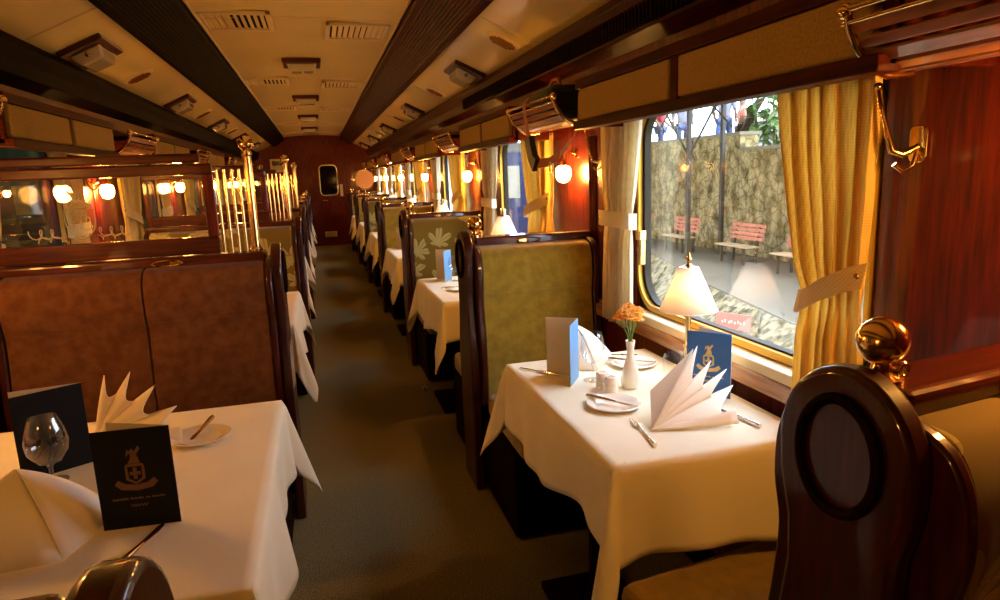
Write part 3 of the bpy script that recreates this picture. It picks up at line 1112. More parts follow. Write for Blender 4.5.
# ------------------------------------------------------------------ small tableware
def make_plate(r=.082):
    t = thing('side_plate', (0, 0, 0), '', 'plate', 'white side plates')
    MB().lathe([(0, 0), (r * .6, 0), (r * .97, .010), (r, .012), (r * .97, .0135), (r * .66, .005), (r * .62, .003), (0, .003)], n=44).build('dish', M['china'], t, smooth=True)
    return t
plate0 = make_plate()
def make_knife(L_=.18, mat='chrome'):
    t = thing('butter_knife', (0, 0, 0), '', 'knife', 'table knives')
    pts = []
    blade = [(-.0, -.004), (.05, -.008), (.075, -.006), (.082, .001), (.07, .006), (0, .005)]
    MB().prism(blade, 'z', .003, .0045).build('blade', M[mat], t, bevel=.0005)
    MB().tube([(-.095, 0, .005), (-.08, 0, .005), (-.02, 0, .0045), (.004, 0, .004)], [.0065, .0075, .0050, .0035], 10).build('handle', M[mat], t, smooth=True)
    return t
def make_fork(mat='chrome'):
    t = thing('dinner_fork', (0, 0, 0), '', 'fork', 'table forks')
    mb = MB()
    MB().tube([(-.10, 0, .004), (-.085, 0, .004), (-.02, 0, .004), (.02, 0, .006), (.035, 0, .006)], [.006, .0065, .003, .003, .005], 10).build('handle', M[mat], t, smooth=True)
    mb.box(.030, .050, -.011, .011, .0045, .0065)
    for k in range(4):
        y = -.0095 + k * .0063
        mb.tube([(.048, y, .0055), (.068, y, .004), (.088, y, .007)], [.0022, .0018, .001], 6)
    mb.build('tines', M[mat], t, smooth=True)
    return t
knife0 = make_knife()
fork0 = make_fork()

def make_menu(cover, inner, L1=.13, hgt=.205, ang=50, crest=True, foil='foil'):
    """folded card: front leaf in the xz plane facing -y from x=-L1 to 0 (spine), back leaf turned back by ang"""
    t = thing('menu_card', (0, 0, 0), '', 'menu card')
    th = .0015
    MB().box(-L1, 0, -th, 0, 0, hgt).build('front_cover', cover, t, bevel=.0004)
    mb = MB()
    a = math.radians(ang)
    vx, vy = -math.cos(a), math.sin(a)
    nx, ny = vy, -vx
    pts = [(0, 0), (vx * L1, vy * L1), (vx * L1 + nx * th, vy * L1 + ny * th), (nx * th, ny * th)]
    mb.prism([(p[0], p[1]) for p in pts], 'z', 0, hgt)
    mb.build('back_cover', inner, t)
    if crest:
        mb = MB()
        cx, cz = -L1 * .5, hgt * .56
        y = -th - .0006
        k = L1 / .13
        def poly(ps):
            mb.prism([(cx + a_ * k, cz + b_ * k) for a_, b_ in ps], 'y', y, -th - .0001)
        # scroll ribbon
        poly([(-.036, -.020), (-.026, -.030), (0, -.034), (.026, -.030), (.036, -.020), (.030, -.012), (.018, -.020), (0, -.023), (-.018, -.020), (-.030, -.012)])
        # shield outline pieces
        poly([(-.016, .012), (-.012, .012), (-.011, -.010), (0, -.018), (0, -.022), (-.016, -.012)])
        poly([(.012, .012), (.016, .012), (.016, -.012), (0, -.022), (0, -.018), (.011, -.010)])
        poly([(-.016, .012), (.016, .012), (.013, .017), (-.013, .017)])
        poly([(-.003, -.012), (.003, -.012), (.003, .010), (-.003, .010)])
        poly([(-.009, -.004), (.009, -.004), (.009, .002), (-.009, .002)])
        # winged figure on top
        poly([(-.010, .018), (.010, .018), (.008, .028), (.003, .040), (-.001, .046), (-.006, .040), (-.004, .030)])
        poly([(.003, .030), (.013, .045), (.010, .050), (.001, .038)])
        poly([(-.012, .030), (-.009, .044), (-.004, .040)])
        mb.build('crest', M[foil], t)
        # two lines of small lettering, too small to read
        mb = MB()
        x = -.043
        rnd = random.Random(5)
        for wlen in (7, 6, 2, 6):
            for q in range(wlen):
                h = rnd.choice((.0025, .0032, .004))
                mb.box(cx + x * k, cx + (x + .0028) * k, y, -th - .0001, cz - .050 * k, cz - .050 * k + h * k)
                x += .0038
            x += .003
        mb.tube([(cx + (-.014 + .028 * q / 20) * k, y, cz + (-.062 + .003 * math.sin(q * 1.7)) * k) for q in range(21)], .0008, 5)
        mb.build('lettering', M[foil], t)
    return t

def make_glass(kind='wine'):
    t = thing('wine_glass', (0, 0, 0), '', 'glass', 'stemmed glasses')
    if kind == 'wine':
        MB().shell([(.008, .060), (.024, .068), (.036, .086), (.041, .110), (.038, .138), (.031, .165)], n=32).build('bowl', M['glass'], t, smooth='all')
        MB().lathe([(.033, 0), (.033, .0015), (.006, .005), (.004, .015), (.004, .050), (.009, .060), (0, .0605)], n=24).build('stem', M['glass'], t, smooth=True)
    elif kind == 'brandy':
        MB().shell([(.008, .045), (.030, .055), (.045, .080), (.048, .105), (.042, .135), (.032, .165)], n=32).build('bowl', M['glass'], t, smooth='all')
        MB().lathe([(.035, 0), (.035, .0015), (.007, .005), (.005, .012), (.005, .038), (.010, .046), (0, .0465)], n=24).build('stem', M['glass'], t, smooth=True)
    else:
        MB().shell([(.022, .045), (.033, .060), (.036, .085), (.030, .115)], n=32).build('bowl', M['glass'], t, smooth='all')
        MB().lathe([(.030, 0), (.030, .002), (.010, .006), (.006, .015), (.008, .035), (.022, .045), (0, .0455)], n=24).build('stem', M['glass'], t, smooth=True)
    return t

# --- nearest window-side table
p = put(plate0, (.800, 1.755, TZ), 'white side plate under a knife at the front of the nearest window side table', 'white side plates')
k = put(knife0, (.800, 1.752, TZ + .012), 'silver butter knife lying across the front side plate on the window side table', 'table knives', -.95)
fk = put(fork0, (.788, 1.545, TZ), 'silver dinner fork on the white cloth left of the fanned napkin', 'table forks', 1.42)
p2 = dup(plate0, (1.045, 2.12, TZ), 'white side plate behind the flower vase, near the window sill')
dup(knife0, (1.05, 2.12, TZ + .012), 'silver knife lying on the side plate behind the vase', -.6)
dup(fork0, (1.03, 2.255, TZ), 'silver fork beside the far napkin and the curtain', -.5)
dup(knife0, (1.075, 1.555, TZ), 'silver knife half hidden right of the fanned napkin by the blue menu', 1.75)
dup(knife0, (.70, 2.17, TZ), 'dark handled knife beside the cream menu card near the far table edge', 2.2)

# vase with orange flowers
v = thing('bud_vase', (.926, 1.90, TZ), 'slim white china bud vase on the nearest window side table', 'vase')
MB().lathe([(0, 0), (.026, 0), (.030, .012), (.030, .03), (.022, .07), (.0125, .105), (.0115, .125), (.0150, .150), (.0155, .155), (.0130, .154), (.0095, .125), (0, .12)], n=32).build('body', M['china'], v, smooth=True)
fl_ = thing('orange_flowers', (.926, 1.90, TZ + .125), 'bunch of orange flowers standing in the white vase', 'flowers')
heads = [(-.022, .0, .118), (.020, -.008, .120), (0, .012, .130), (-.008, -.018, .105), (.028, .016, .105), (-.030, .012, .100), (.010, -.022, .098)]
for hx_, hy_, hz_ in heads:
    MB().tube([(0, 0, 0), (hx_ * .3, hy_ * .3, hz_ * .5), (hx_, hy_, hz_ - .004)], .0018, 6).build('stem', M['stem'], fl_, smooth=True)
    mb = MB()
    rnd = random.Random(int(hx_ * 1e4) + 99)
    for ring_, (nn, rad, lift) in enumerate(((11, .024, .004), (9, .018, .012), (6, .010, .018))):
        for q in range(nn):
            a = 2 * PI * q / nn + ring_ * .4 + rnd.uniform(-.1, .1)
            d = Vector((math.cos(a), math.sin(a), 0))
            e = Vector((-math.sin(a), math.cos(a), 0)) * rad * .30
            c = Vector((hx_, hy_, hz_))
            tip = c + d * rad + Vector((0, 0, lift))
            mid = c + d * rad * .6 + Vector((0, 0, lift + .004))
            mb.add([c, mid + e, tip + e * .6, tip + d * .003, tip - e * .6, mid - e, mid + Vector((0, 0, -.003))],
                   [(0, 1, 6), (1, 2, 3, 6), (3, 4, 5, 6), (5, 0, 6)])
    mb.build('blossom', M['orange'], fl_, solid=.0008)
# salt and pepper
def shaker(loc, label):
    t = thing('china_shaker', loc, label, 'shaker', 'salt and pepper shakers')
    MB().lathe([(0, 0), (.019, 0), (.021, .004), (.021, .020), (.0185, .024), (.0185, .027), (.021, .031), (.0205, .048), (.017, .053), (0, .0545)], n=28).build('body', M['china'], t, smooth=True)
    mb = MB()
    for q in range(5):
        a = 2 * PI * q / 5
        mb.lathe([(.0012, .0538), (.0012, .0546)], (.007 * math.cos(a), .007 * math.sin(a), 0), 8)
    mb.build('hole', M['black'], t)
    return t
shaker((.843, 1.868, TZ), 'squat white china shaker in front, left of the vase')
shaker((.838, 1.925, TZ), 'squat white china shaker behind its twin, near the cream menu')

# menu cards on the window side
def between(t, base, a, b):
    """place menu so that its front leaf runs from a (free edge) to b (spine)"""
    ang = math.atan2(b[1] - a[1], b[0] - a[0])
    t.location = (b[0], b[1], base)
    t.rotation_euler = (0, 0, ang)
mA = make_menu(M['daylit_blue'], M['page'], .112, .205, 90, False)
mA['label'] = 'folded menu card, cream page and daylit blue cover, on the nearest window side table'
mA['group'] = 'menu cards standing on the window side tables'
between(mA, TZ, (.748, 1.975), (.812, 2.065))
for c in mA.children:
    pass
mA2 = dup(mA, label='folded cream and daylit blue menu card on the second window side table')
mA2.location = (mA.location.x + .02, mA.location.y + 2.35, TZ)
mA3 = dup(mA, label='folded daylit menu card on the third window side table')
mA3.location = (mA.location.x, mA.location.y + 4.55, TZ)
mA4 = dup(mA, label='folded daylit blue menu card on the fourth window side table')
mA4.location = (mA.location.x, mA.location.y + 6.75, TZ)
mB = make_menu(M['blue'], M['page'], .135, .20, 28)
tag(mB, 'blue menu card with gold crest standing between fanned napkin and window', 'menu card', 'menu cards standing on the window side tables')
between(mB, TZ, (1.065, 1.785), (1.150, 1.685))

# glasses
g0 = make_glass('wine')
put(g0, (.842, 2.010, TZ), 'empty wine glass standing before the cream and blue menu card', 'stemmed glasses')
g1 = make_glass('small')
put(g1, (1.05, 1.845, TZ), 'small stemmed glass beside the lamp foot behind the fanned napkin', 'stemmed glasses')
dup(g0, (.84, 4.35, TZ), 'wine glass next to the menu on the second window side table')
g3 = make_glass('brandy')
put(g3, (-.682, 1.762, TZ), 'empty round bowled glass in front of the dark menu card on the left table', 'stemmed glasses')

# napkins
def fan_napkin(loc, label, tips, pivot, baseR, grp='folded napkins', depth=.035):
    """fan of pleats: pivot point low at the left, leaf tips stepping down to the right"""
    t = thing('fanned_napkin', loc, label, 'napkin', grp)
    P = Vector(pivot)
    seq = [Vector(q) for q in tips]
    for i, tip in enumerate(seq):
        nxt = seq[i + 1] if i + 1 < len(seq) else Vector(baseR)
        foot = P.lerp(nxt, .80 if i + 1 < len(seq) else .98) + Vector((0, depth * .15, -.012 if i + 1 < len(seq) else 0))
        foot.z = max(foot.z, .003)
        ridge = P.lerp(tip, .62).lerp(P.lerp(foot, .75), .42) + Vector((0, -.016, 0))
        mb = MB()
        def leaf(u, w, tip=tip, foot=foot, ridge=ridge):
            # u along the pleat from pivot to its far edge, w across it
            e0 = P.lerp(tip, u) + Vector((0, 0, .010 * math.sin(u * PI)))
            e1 = P.lerp(foot, u) + Vector((0, 0, -.003 * math.sin(u * PI)))
            far = e0.lerp(e1, w)
            # hollow right edge so that each tip stands free
            dip = 1 - .22 * math.sin(w * PI) * u ** 3
            q = P.lerp(far, dip)
            return tuple(q + Vector((0, -.020 * math.sin(w * PI) * u ** .7, 0)))
        mb.grid(leaf, 14, 8)
        mb.build('pleat', M['napkin'], t, smooth='all', solid=.0025)
    mb = MB()
    B = Vector(baseR)
    mb.grid(lambda u, w: tuple(P.lerp(B, u) + Vector((0, -.012 * math.sin(u * PI) + depth * .5 * w, .036 * u * w))), 10, 3)
    mb.build('pleat', M['napkin'], t, smooth='all', solid=.0025)
    return t
FANTIPS = [(.205, .115, .186), (.240, .100, .140), (.284, .085, .116), (.292, .065, .072)]
fan = fan_napkin((.815, 1.545, TZ), 'white napkin folded into a pointed fan at the front of the window side table',
                 FANTIPS, (-.003, -.005, .005), (.232, -.052, .006))
# left flank leaf of the fan
mb = MB().add([(0, .0, .004), (.055, .115, .068), (.195, .120, .176), (.10, .05, .06)], [(0, 1, 2, 3)])
mb.build('pleat', M['napkin'], fan, solid=.003)

def tent_napkin(loc, label, apex, a, b, c, rz=0, grp='folded napkins'):
    t = thing('folded_napkin', loc, label, 'napkin', grp, rz)
    A = Vector(apex)
    a, b, c = Vector(a), Vector(b), Vector(c)
    mb = MB()
    def bowed(p, q, bow):
        vs = []
        fs = []
        for j in range(9):
            f = j / 8
            for k_ in range(7):
                g = k_ / 6
                base = p.lerp(q, g)
                x = A.lerp(base, f) + Vector(bow) * math.sin(g * PI) * f + Vector((0, 0, .028 * math.sin(f * PI) * (1 - .3 * g)))
                vs.append(x)
        for j in range(8):
            for k_ in range(6):
                fs.append((j * 7 + k_, j * 7 + k_ + 1, (j + 1) * 7 + k_ + 1, (j + 1) * 7 + k_))
        return mb.add(vs, fs)
    bowed(a, b, (0, -.012, 0))
    mb.build('front_fold', M['napkin'], t, smooth='all', solid=.003)
    mb = MB()
    bowed(b, c, (.012, 0, 0))
    mb.build('side_fold', M['napkin'], t, smooth='all', solid=.003)
    return t
tent_napkin((.885, 2.19, TZ), 'white napkin folded into a tall pyramid behind the wine glass', (-.03, .03, .150), (-.08, -.02, .002), (.01, -.085, .002), (.145, .08, .002))
# napkins on the left table
fanL = fan_napkin((-.66, 2.04, TZ), 'large curved napkin fold behind the dark menus on the left table',
                  [(.03, .03, .175), (.10, .02, .180), (.17, -.02, .145), (.225, -.05, .085)], (.0, -.03, .006), (.24, -.12, .006))
n2 = tent_napkin((-.60, 1.47, TZ), 'big white napkin in the bottom left corner of the left table', (-.04, .02, .145), (-.16, -.12, .002), (.07, -.12, .002), (.11, .09, .002))

# left table menus, plate, cutlery
mC = make_menu(M['navy'], M['page'], .150, .215, 22, foil='foildim')
tag(mC, 'dark navy menu card with faint gold crest, nearer of the two on the left table', 'menu card', 'dark menu cards on the left table')
between(mC, TZ, (-.485, 1.452), (-.336, 1.442))
mD = make_menu(M['navy'], M['page'], .155, .215, 22, False)
tag(mD, 'dark menu card behind the round glass on the left table', 'menu card', 'dark menu cards on the left table')
between(mD, TZ, (-.765, 1.775), (-.622, 1.862))
dup(plate0, (-.372, 1.93, TZ), 'white side plate under a dark knife on the left table')
kL = make_knife(mat='brassd')
put(kL, (-.374, 1.965, TZ + .012), 'dark reflecting knife resting across the side plate on the left table', 'table knives', -1.75)
kM = dup(kL, (-.395, 1.36, TZ), 'dark knife between the near menu and the seat end on the left table', 1.25)
dup(plate0, (.80, 3.98, TZ), 'white side plate on the second window side table')
dup(knife0, (.78, 4.02, TZ + .012), 'knife across the side plate on the second window side table', .2)

# ------------------------------------------------------------------ luggage racks
def make_rack(s):
    t = thing('luggage_rack', (0, 0, 0), '', 'luggage rack')
    hy = .32
    def curve(k):       # front lip -> under -> wall
        pts = [(.945, 1.742), (.953, 1.712), (.968, 1.685), (.990, 1.660), (1.015, 1.642), (1.045, 1.632), (1.10, 1.636), (1.17, 1.647)]
        return pts
    P = curve(0)
    for sy in (-1, 1):
        mb = MB()
        mb.tube([(s * x, sy * hy, z) for x, z in P[:7]], [.009, .008, .010, .008, .010, .008, .007], 10)
        mb.ball((s * .945, sy * (hy + .004), 1.742), .015, 14)
        mb.build('bracket', M['brass'], t, smooth=True)
    for z, x in ((1.745, .945), (1.722, .947)):
        MB().tube([(s * x, -hy - .012, z), (s * x, hy + .012, z)], .0065 if z > 1.73 else .004, 10).build('front_rail', M['brass'], t, smooth=True)
    slats = [(.960, 1.712, 68), (.974, 1.687, 54), (.996, 1.664, 42), (1.026, 1.647, 22), (1.066, 1.641, -2), (1.11, 1.644, -6), (1.155, 1.650, -9), (1.20, 1.658, -11)]
    for x, z, a in slats:
        a = math.radians(a)
        dx, dz = math.cos(a) * .0100 , -math.sin(a) * .0100
        w_ = 1.3 if x > .99 else 1
        nx, nz = math.sin(a) * .004, math.cos(a) * .004
        q = [(x - dx * w_ - nx, z - dz * w_ - nz), (x + dx * w_ - nx, z + dz * w_ - nz), (x + dx * w_ + nx, z + dz * w_ + nz), (x - dx * w_ + nx, z - dz * w_ + nz)]
        MB().prism([(s * a_, b_) for a_, b_ in q], 'y', -hy + .006, hy - .006).build('slat', M['rackw'], t, bevel=.002)
    return t
M['rackw'] = textured('rack_slat_wood', (.16, .05, .02), (.34, .13, .05), (9, 1, 9), 5, 5, rough=.3, coat=.8)
rk = {1: make_rack(1), -1: make_rack(-1)}
for s, nm in ((1, 'window side'), (-1, 'left wall')):
    fst = True
    for i in range(1, len(D)):
        o = rk[s] if fst else dup(rk[s])
        fst = False
        yc = DW[s][i] if (i > 1 or s < 0) else .745
        o.location = (0, yc, 0 if i > 1 else -.032)
        o['label'] = 'slatted luggage rack with brass rail on the %s, %s' % (nm, ['', 'overhead at the very front', 'next one past the camera', 'third from the front', 'fourth from the front', 'fifth from the front', 'sixth from the front', 'farthest'][i])
        o['group'] = 'luggage racks on the ' + nm

# bag and strap on the second window-side rack
bg_ = thing('camera_bag', (1.11, 2.93, 1.664), 'dark bag lying in the window side luggage rack above the sconce', 'bag')
MB().box(-.12, .10, -.14, .16, 0, .15).build('body', M['black'], bg_, bevel=.035)
MB().tube([(-.05, -.08, .148), (-.04, -.03, .185), (-.04, .04, .185), (-.05, .09, .148)], .009, 8).build('handle', M['leather'], bg_, smooth=True)
st = thing('camera_strap', (0, 0, 0), 'tan camera strap with black shoulder pad looping down from the luggage rack', 'strap')
pa = [((.955, 2.985, 1.775), (0, 1, 0)), ((.932, 2.98, 1.752), (0, 1, 0)), ((.930, 2.965, 1.70), (0, 1, 0)), ((.930, 2.93, 1.63), (0, 1, -.1)), ((.930, 2.905, 1.58), (0, 1, -.1))]
pb = [((.930, 2.905, 1.60), (0, 1, -.1)), ((.930, 2.893, 1.56), (0, 1, -.1)), ((.932, 2.872, 1.51), (0, 1, -.3)), ((.935, 2.83, 1.475), (0, .7, -.7))]
pc = [((.937, 2.85, 1.480), (0, .2, 1)), ((.942, 2.80, 1.484), (0, 0, 1)), ((.955, 2.72, 1.487), (0, -.2, 1)), ((.975, 2.64, 1.515), (0, -.5, .8)), ((1.02, 2.60, 1.58), (0, -.8, .5)), ((1.05, 2.607, 1.66), (0, -1, .1)), ((1.055, 2.612, 1.745), (0, -1, 0)), ((1.08, 2.64, 1.79), (0, -1, 0))]
MB().ribbon(pa, .034, .003).build('webbing', M['leather'], st, smooth=True)
MB().ribbon(pb, .075, .026).build('shoulder_pad', M['black'], st, smooth=True, bevel=.004)
MB().ribbon(pc, .038, .003).build('webbing', M['leather'], st, smooth=True)
MB().tube([(.955, 2.70 + .022 * math.cos(a), 1.465 + .022 * math.sin(a)) for a in [2 * PI * q / 20 for q in range(20)]], .003, 6, True).build('ring', M['chrome'], st, smooth=True)

# ------------------------------------------------------------------ sconces and coat hooks
def make_sconce(s):
    t = thing('wall_sconce', (0, 0, 0), '', 'wall lamp')
    xw = W - .011
    pl_ = MB().lathe([(0, 0), (.024, 0), (.024, .006), (.010, .010), (0, .010)], (0, 0, 0), 24, 'x').build('wall_plate', M['brass'], t, smooth=True)
    pl_.location = (s * (W - .001), 0, 1.555)
    pl_.scale = (-s, 1, 1)
    MB().tube([(s * (W - .008), 0, 1.555), (s * 1.215, .004, 1.568), (s * 1.190, 0, 1.570), (s * 1.180, 0, 1.555), (s * 1.178, 0, 1.52)], [.005, .005, .005, .005, .006], 10).build('arm', M['brass'], t, smooth=True)
    MB().lathe([(0, 1.525), (.010, 1.523), (.018, 1.512), (.020, 1.500), (0, 1.500)], (s * 1.178, 0, 0), 20).build('cap', M['brass'], t, smooth=True)
    MB().lathe([(.020, 1.500), (.033, 1.489), (.038, 1.468), (.035, 1.446), (.026, 1.428), (.012, 1.420), (0, 1.418)], (s * 1.178, 0, 0), 20).build('glass_shade', M['bulb'], t, smooth='all')
    return t
def make_hook(s):
    t = thing('coat_hook', (0, 0, 0), '', 'coat hook')
    MB().prism(rrect(-.022, .022, -.038, .038, .012, 4), 'x', *sorted((s * (W - .010), s * (W - .002)))).build('back_plate', M['brass'], t, bevel=.003)
    MB().tube([(s * (W - .008), 0, -.005), (s * (W - .035), .012, -.02), (s * (W - .055), .020, -.012), (s * (W - .062), .030, .03), (s * (W - .070), .045, .09), (s * (W - .072), .050, .12)], [.008, .009, .008, .0065, .005, .004], 10).build('upper_prong', M['brass'], t, smooth=True)
    MB().ball((s * (W - .072), .050, .125), .009, 14).build('tip', M['brass'], t, smooth='all')
    MB().tube([(s * (W - .008), 0, -.015), (s * (W - .02), .0, -.045), (s * (W - .04), .006, -.055), (s * (W - .055), .012, -.04)], [.007, .006, .005, .006], 10).build('lower_prong', M['brass'], t, smooth=True)
    return t
for s, nm in ((1, 'window side'), (-1, 'left wall')):
    sc = make_sconce(s)
    hk = make_hook(s)
    fst = True
    for i in range(1, len(D)):
        o = sc if fst else dup(sc)
        h = hk if fst else dup(hk)
        fst = False
        wd2 = ['', 'beside the front seat', 'nearest in view', 'second', 'third', 'fourth', 'fifth', 'farthest'][i]
        dd = DW[s]
        o.location = (0, (dd[i] if (i > 1 or s < 0) else .72) + (.20 if s > 0 and i > 1 else -.02), -.028)
        o['label'] = 'lit glass bulb sconce on the %s, %s' % (nm, wd2)
        o['group'] = 'lit sconces on the ' + nm
        h.location = (0, (dd[i] - .14) if (i > 1 or s < 0) else 1.175, 1.475 if i == 1 else 1.50)
        h['label'] = 'brass coat hook on the %s panelling, %s' % (nm, ['', 'the big one at the right edge' if s > 0 else 'in front beside the camera', 'beside the nearest sconce', 'beside the second sconce', 'beside the third sconce', 'beside the fourth sconce', 'beside the fifth sconce', 'beside the farthest sconce'][i])
        h['group'] = 'brass coat hooks on the ' + nm

# ------------------------------------------------------------------ curtains
def make_curtain(s, y_out, y_top, y_tie, y_bot, z0, z1, ztie, mat, seed=0, tie_rise=0.0, nf=6):
    """y_out: straight wall-side edge; other values: inner edge at top, tie and bottom"""
    rnd = random.Random(seed)
    mid = (y_out + y_top) / 2
    sg = 1 if y_top > y_out else -1
    t = thing('window_curtain', (s * (W - (.055 if s > 0 else .026)), mid, z0), '', 'curtain')
    amp = .026 if s > 0 else .015
    phs = rnd.uniform(0, 6)
    def edge(z):
        if z > ztie:
            f = (z1 - z) / (z1 - ztie)
            f = f ** 1.35
            return y_top + (y_tie - y_top) * f
        f = (ztie - z) / (ztie - z0)
        return y_tie + (y_bot - y_tie) * (f ** .6)
    def out_e(z):
        pinch = max(0, 1 - abs(z - ztie) / .25)
        return y_out + sg * .02 * pinch
    def fn(u, v_):
        z = z0 + (z1 - z0) * v_
        ya, yb = out_e(z), edge(z)
        wr = abs(yb - ya) / max(.01, abs(y_top - y_out))
        uu_ = u + .015 * math.sin(v_ * 7 + u * 9)
        k_ = math.sin(uu_ * 2 * PI * nf + phs + .7 * math.sin(v_ * 3))
        x = amp * (.75 + .25 * math.sin(u * 13 + seed)) * (k_ if k_ > 0 else k_ * .8)
        if abs(z - ztie) < .09:
            x *= .35 + .65 * abs(z - ztie) / .09
        y = ya + (yb - ya) * u
        y += .010 * math.cos(uu_ * 2 * PI * nf + phs) * sg * wr
        return (-s * x, y - mid, z - z0)
    MB().grid(fn, nf * 14, 44).build('drape', mat, t, smooth='all', solid=.002)
    # tieback band wrapping the gather with a stud on the wall side
    za = ztie - z0
    ya, yb = out_e(ztie) - mid, edge(ztie) - mid
    hh = .032
    bx = .036 if s > 0 else .02
    pts = [(0.012, yb + sg * .012, za - .006), (-bx * .6, yb + sg * .010, za - .004), (-bx, yb - sg * .02, za), (-bx - .004, (ya + yb) / 2, za + tie_rise * .45), (-bx * .9, ya + sg * .01, za + tie_rise * .85), (-bx * .6, ya - sg * .03, za + tie_rise)]
    MB().ribbon([((s * x, y, z), (0, -.25 * sg * (1 if tie_rise > .02 else 0), 1)) for x, y, z in pts], hh * 2, .004).build('tieback', M['tie'] if mat is M['curtain'] else M['tielight'], t, smooth=True, bevel=.001)
    MB().ball((s * (-bx * .7), ya - sg * .012, za + tie_rise * .97), .008, 12).build('stud', M['brassd'], t, smooth='all')
    return t
side_words = ['', 'nearest', 'second', 'third', 'fourth', 'fifth', 'sixth']
for s, nm in ((1, 'window side'), (-1, 'left wall')):
    for i, (a, b) in enumerate(WN[s], 1):
        near_o, near_t = (a - .20, a + .34)
        far_o, far_t = (b + .27, b - .09)
        if i == 1 and s > 0:
            near_o, near_t = 1.235, 1.555
            far_o, far_t = 2.70, 2.345
        c1 = make_curtain(s, near_o, near_t, near_t - .12, near_t - .10, .80, 1.645, 1.10 if i == 1 and s > 0 else 1.22, M['curtain'], i * 2 + 1, .09, 6)
        c2 = make_curtain(s, far_o, far_t, far_t + .085, far_t + .09, .80, 1.645, 1.245, M['curtain_daylit'] if s > 0 else M['curtain'], i * 2 + 2, 0.0, 6)
        if i == 0:
            wq = 'the window behind the camera'
        else:
            wq = 'the %s window' % side_words[i]
        c1['label'] = 'gold curtain at the near edge of %s, %s' % (wq, nm)
        c2['label'] = '%s curtain at the far edge of %s, %s' % ('cream' if s > 0 else 'gold', wq, nm)
        c1['group'] = c2['group'] = 'tied back curtains on the ' + nm

# little chrome ashtray/catches on the floor edge seen in the aisle
for k, (x, y) in enumerate(((.60, 4.42), (.66, 1.66))):
    t = thing('floor_clip', (x, y, .001), 'small bright metal clip low by the foot of the %s window side table' % ['second', 'nearest'][k], 'clip', 'metal clips on the floor')
    MB().box(-.02, .02, -.03, .03, 0, .006).build('plate', M['chrome'], t, bevel=.002)
    MB().tube([(-.012, -.015, .006), (-.012, 0, .028), (.012, 0, .028), (.012, -.015, .006)], .003, 8).build('loop', M['chrome'], t, smooth=True)

# ------------------------------------------------------------------ outdoors, window side
PZ = -.30
edge_pts = [(4.3, 0), (4.6, 4), (4.95, 6.2), (5.6, 9.1), (6.6, 12.6), (7.2, 16), (7.4, 40)]
mb = MB()
mb.prism([(x, y) for x, y in edge_pts] + [(7.95, 40), (7.95, 0)], 'z', PZ - .25, PZ)
struct(mb.build('trim_%d' % tn, M['paving']))['label'] = 'station platform paving'
tn += 1
struct(MB().box(W + .2, 60, -20, 90, -1.3, -1.15).build('floor_outside', M['gravel']))
def bank(u, v_):
    y = u * 40
    k = 0
    while k < len(edge_pts) - 2 and edge_pts[k + 1][1] < y:
        k += 1
    (xa, ya), (xb, yb) = edge_pts[k], edge_pts[k + 1]
    ex = xa + (xb - xa) * (y - ya) / (yb - ya)
    x = ex + .02 - v_ * 1.35
    z = PZ - .01 - v_ * .84
    nzz = .09 * math.sin(y * 5.1 + v_ * 9) * math.sin(v_ * 8 + y * 2.3) + .05 * math.sin(y * 13.7 + v_ * 21) + .04 * random.uniform(-1, 1)
    w_ = math.sin(v_ * PI) ** .5 if 0 < v_ < 1 else 0
    return (x + nzz * w_, y, z + nzz * w_ * 1.1)
rb = MB().grid(bank, 320, 18).build('rubble_bank', M['rubble'], fix=False)
rb['kind'] = 'stuff'
tag(rb, 'sloping bank of rough pale rubble below the platform edge', 'rubble')
# retaining wall in two heights
rw = MB().box(7.95, 8.35, 11.55, 40, PZ - .2, 1.98)
rw.box(7.95, 8.35, 0, 11.55, PZ - .2, 1.69)
rwo = struct(rw.build('wall_platform', M['stone']))
MB().box(7.90, 8.40, 11.5, 40, 1.98, 2.05).box(7.90, 8.40, 0, 11.5, 1.69, 1.75).build('coping', M['stonecap'], rwo, bevel=.01)
struct(MB().box(8.35, 60, -10, 80, 1.2, 1.55).build('floor_terrace', M['white']))

def make_bench():
    t = thing('platform_bench', (0, 0, 0), '', 'bench', 'benches on the station platform')
    for k in range(3):
        MB().box(-.42 + k * .14, -.30 + k * .14, -.72, .72, .42, .455).build('seat_slat', M['seatw'], t, bevel=.008)
    for k in range(4):
        MB().box(.03 + k * .025, .06 + k * .025, -.72, .72, .56 + k * .105, .65 + k * .105).build('back_slat', M['benchw'], t, bevel=.008)
    for y in (-.5, .5):
        MB().box(-.36, -.31, y - .025, y + .025, 0, .42).build('leg', M['steel'], t, bevel=.004)
        MB().prism([(.0, 0), (.05, 0), (.05, .42), (.16, .95), (.12, .97), (0, .46)], 'y', y - .025, y + .025).build('leg', M['steel'], t, bevel=.004)
        MB().box(-.38, .04, y - .02, y + .02, .385, .42).build('seat_bracket', M['steel'], t, bevel=.004)
    return t
b0 = make_bench()
for k, (x, y) in enumerate(((7.3, 10.40), (7.3, 12.45), (7.3, 14.45), (7.2, 8.7))):
    o = b0 if k == 0 else dup(b0)
    o.location = (x, y, PZ)
    o.scale = (.72, .66, .72)
    o['label'] = ['red backed wooden bench by the stone wall, in full view through the window', 'red backed wooden bench behind the slim platform post', 'red backed wooden bench farthest along at the window frame edge', 'wooden bench partly hidden behind the gold curtain'][k]
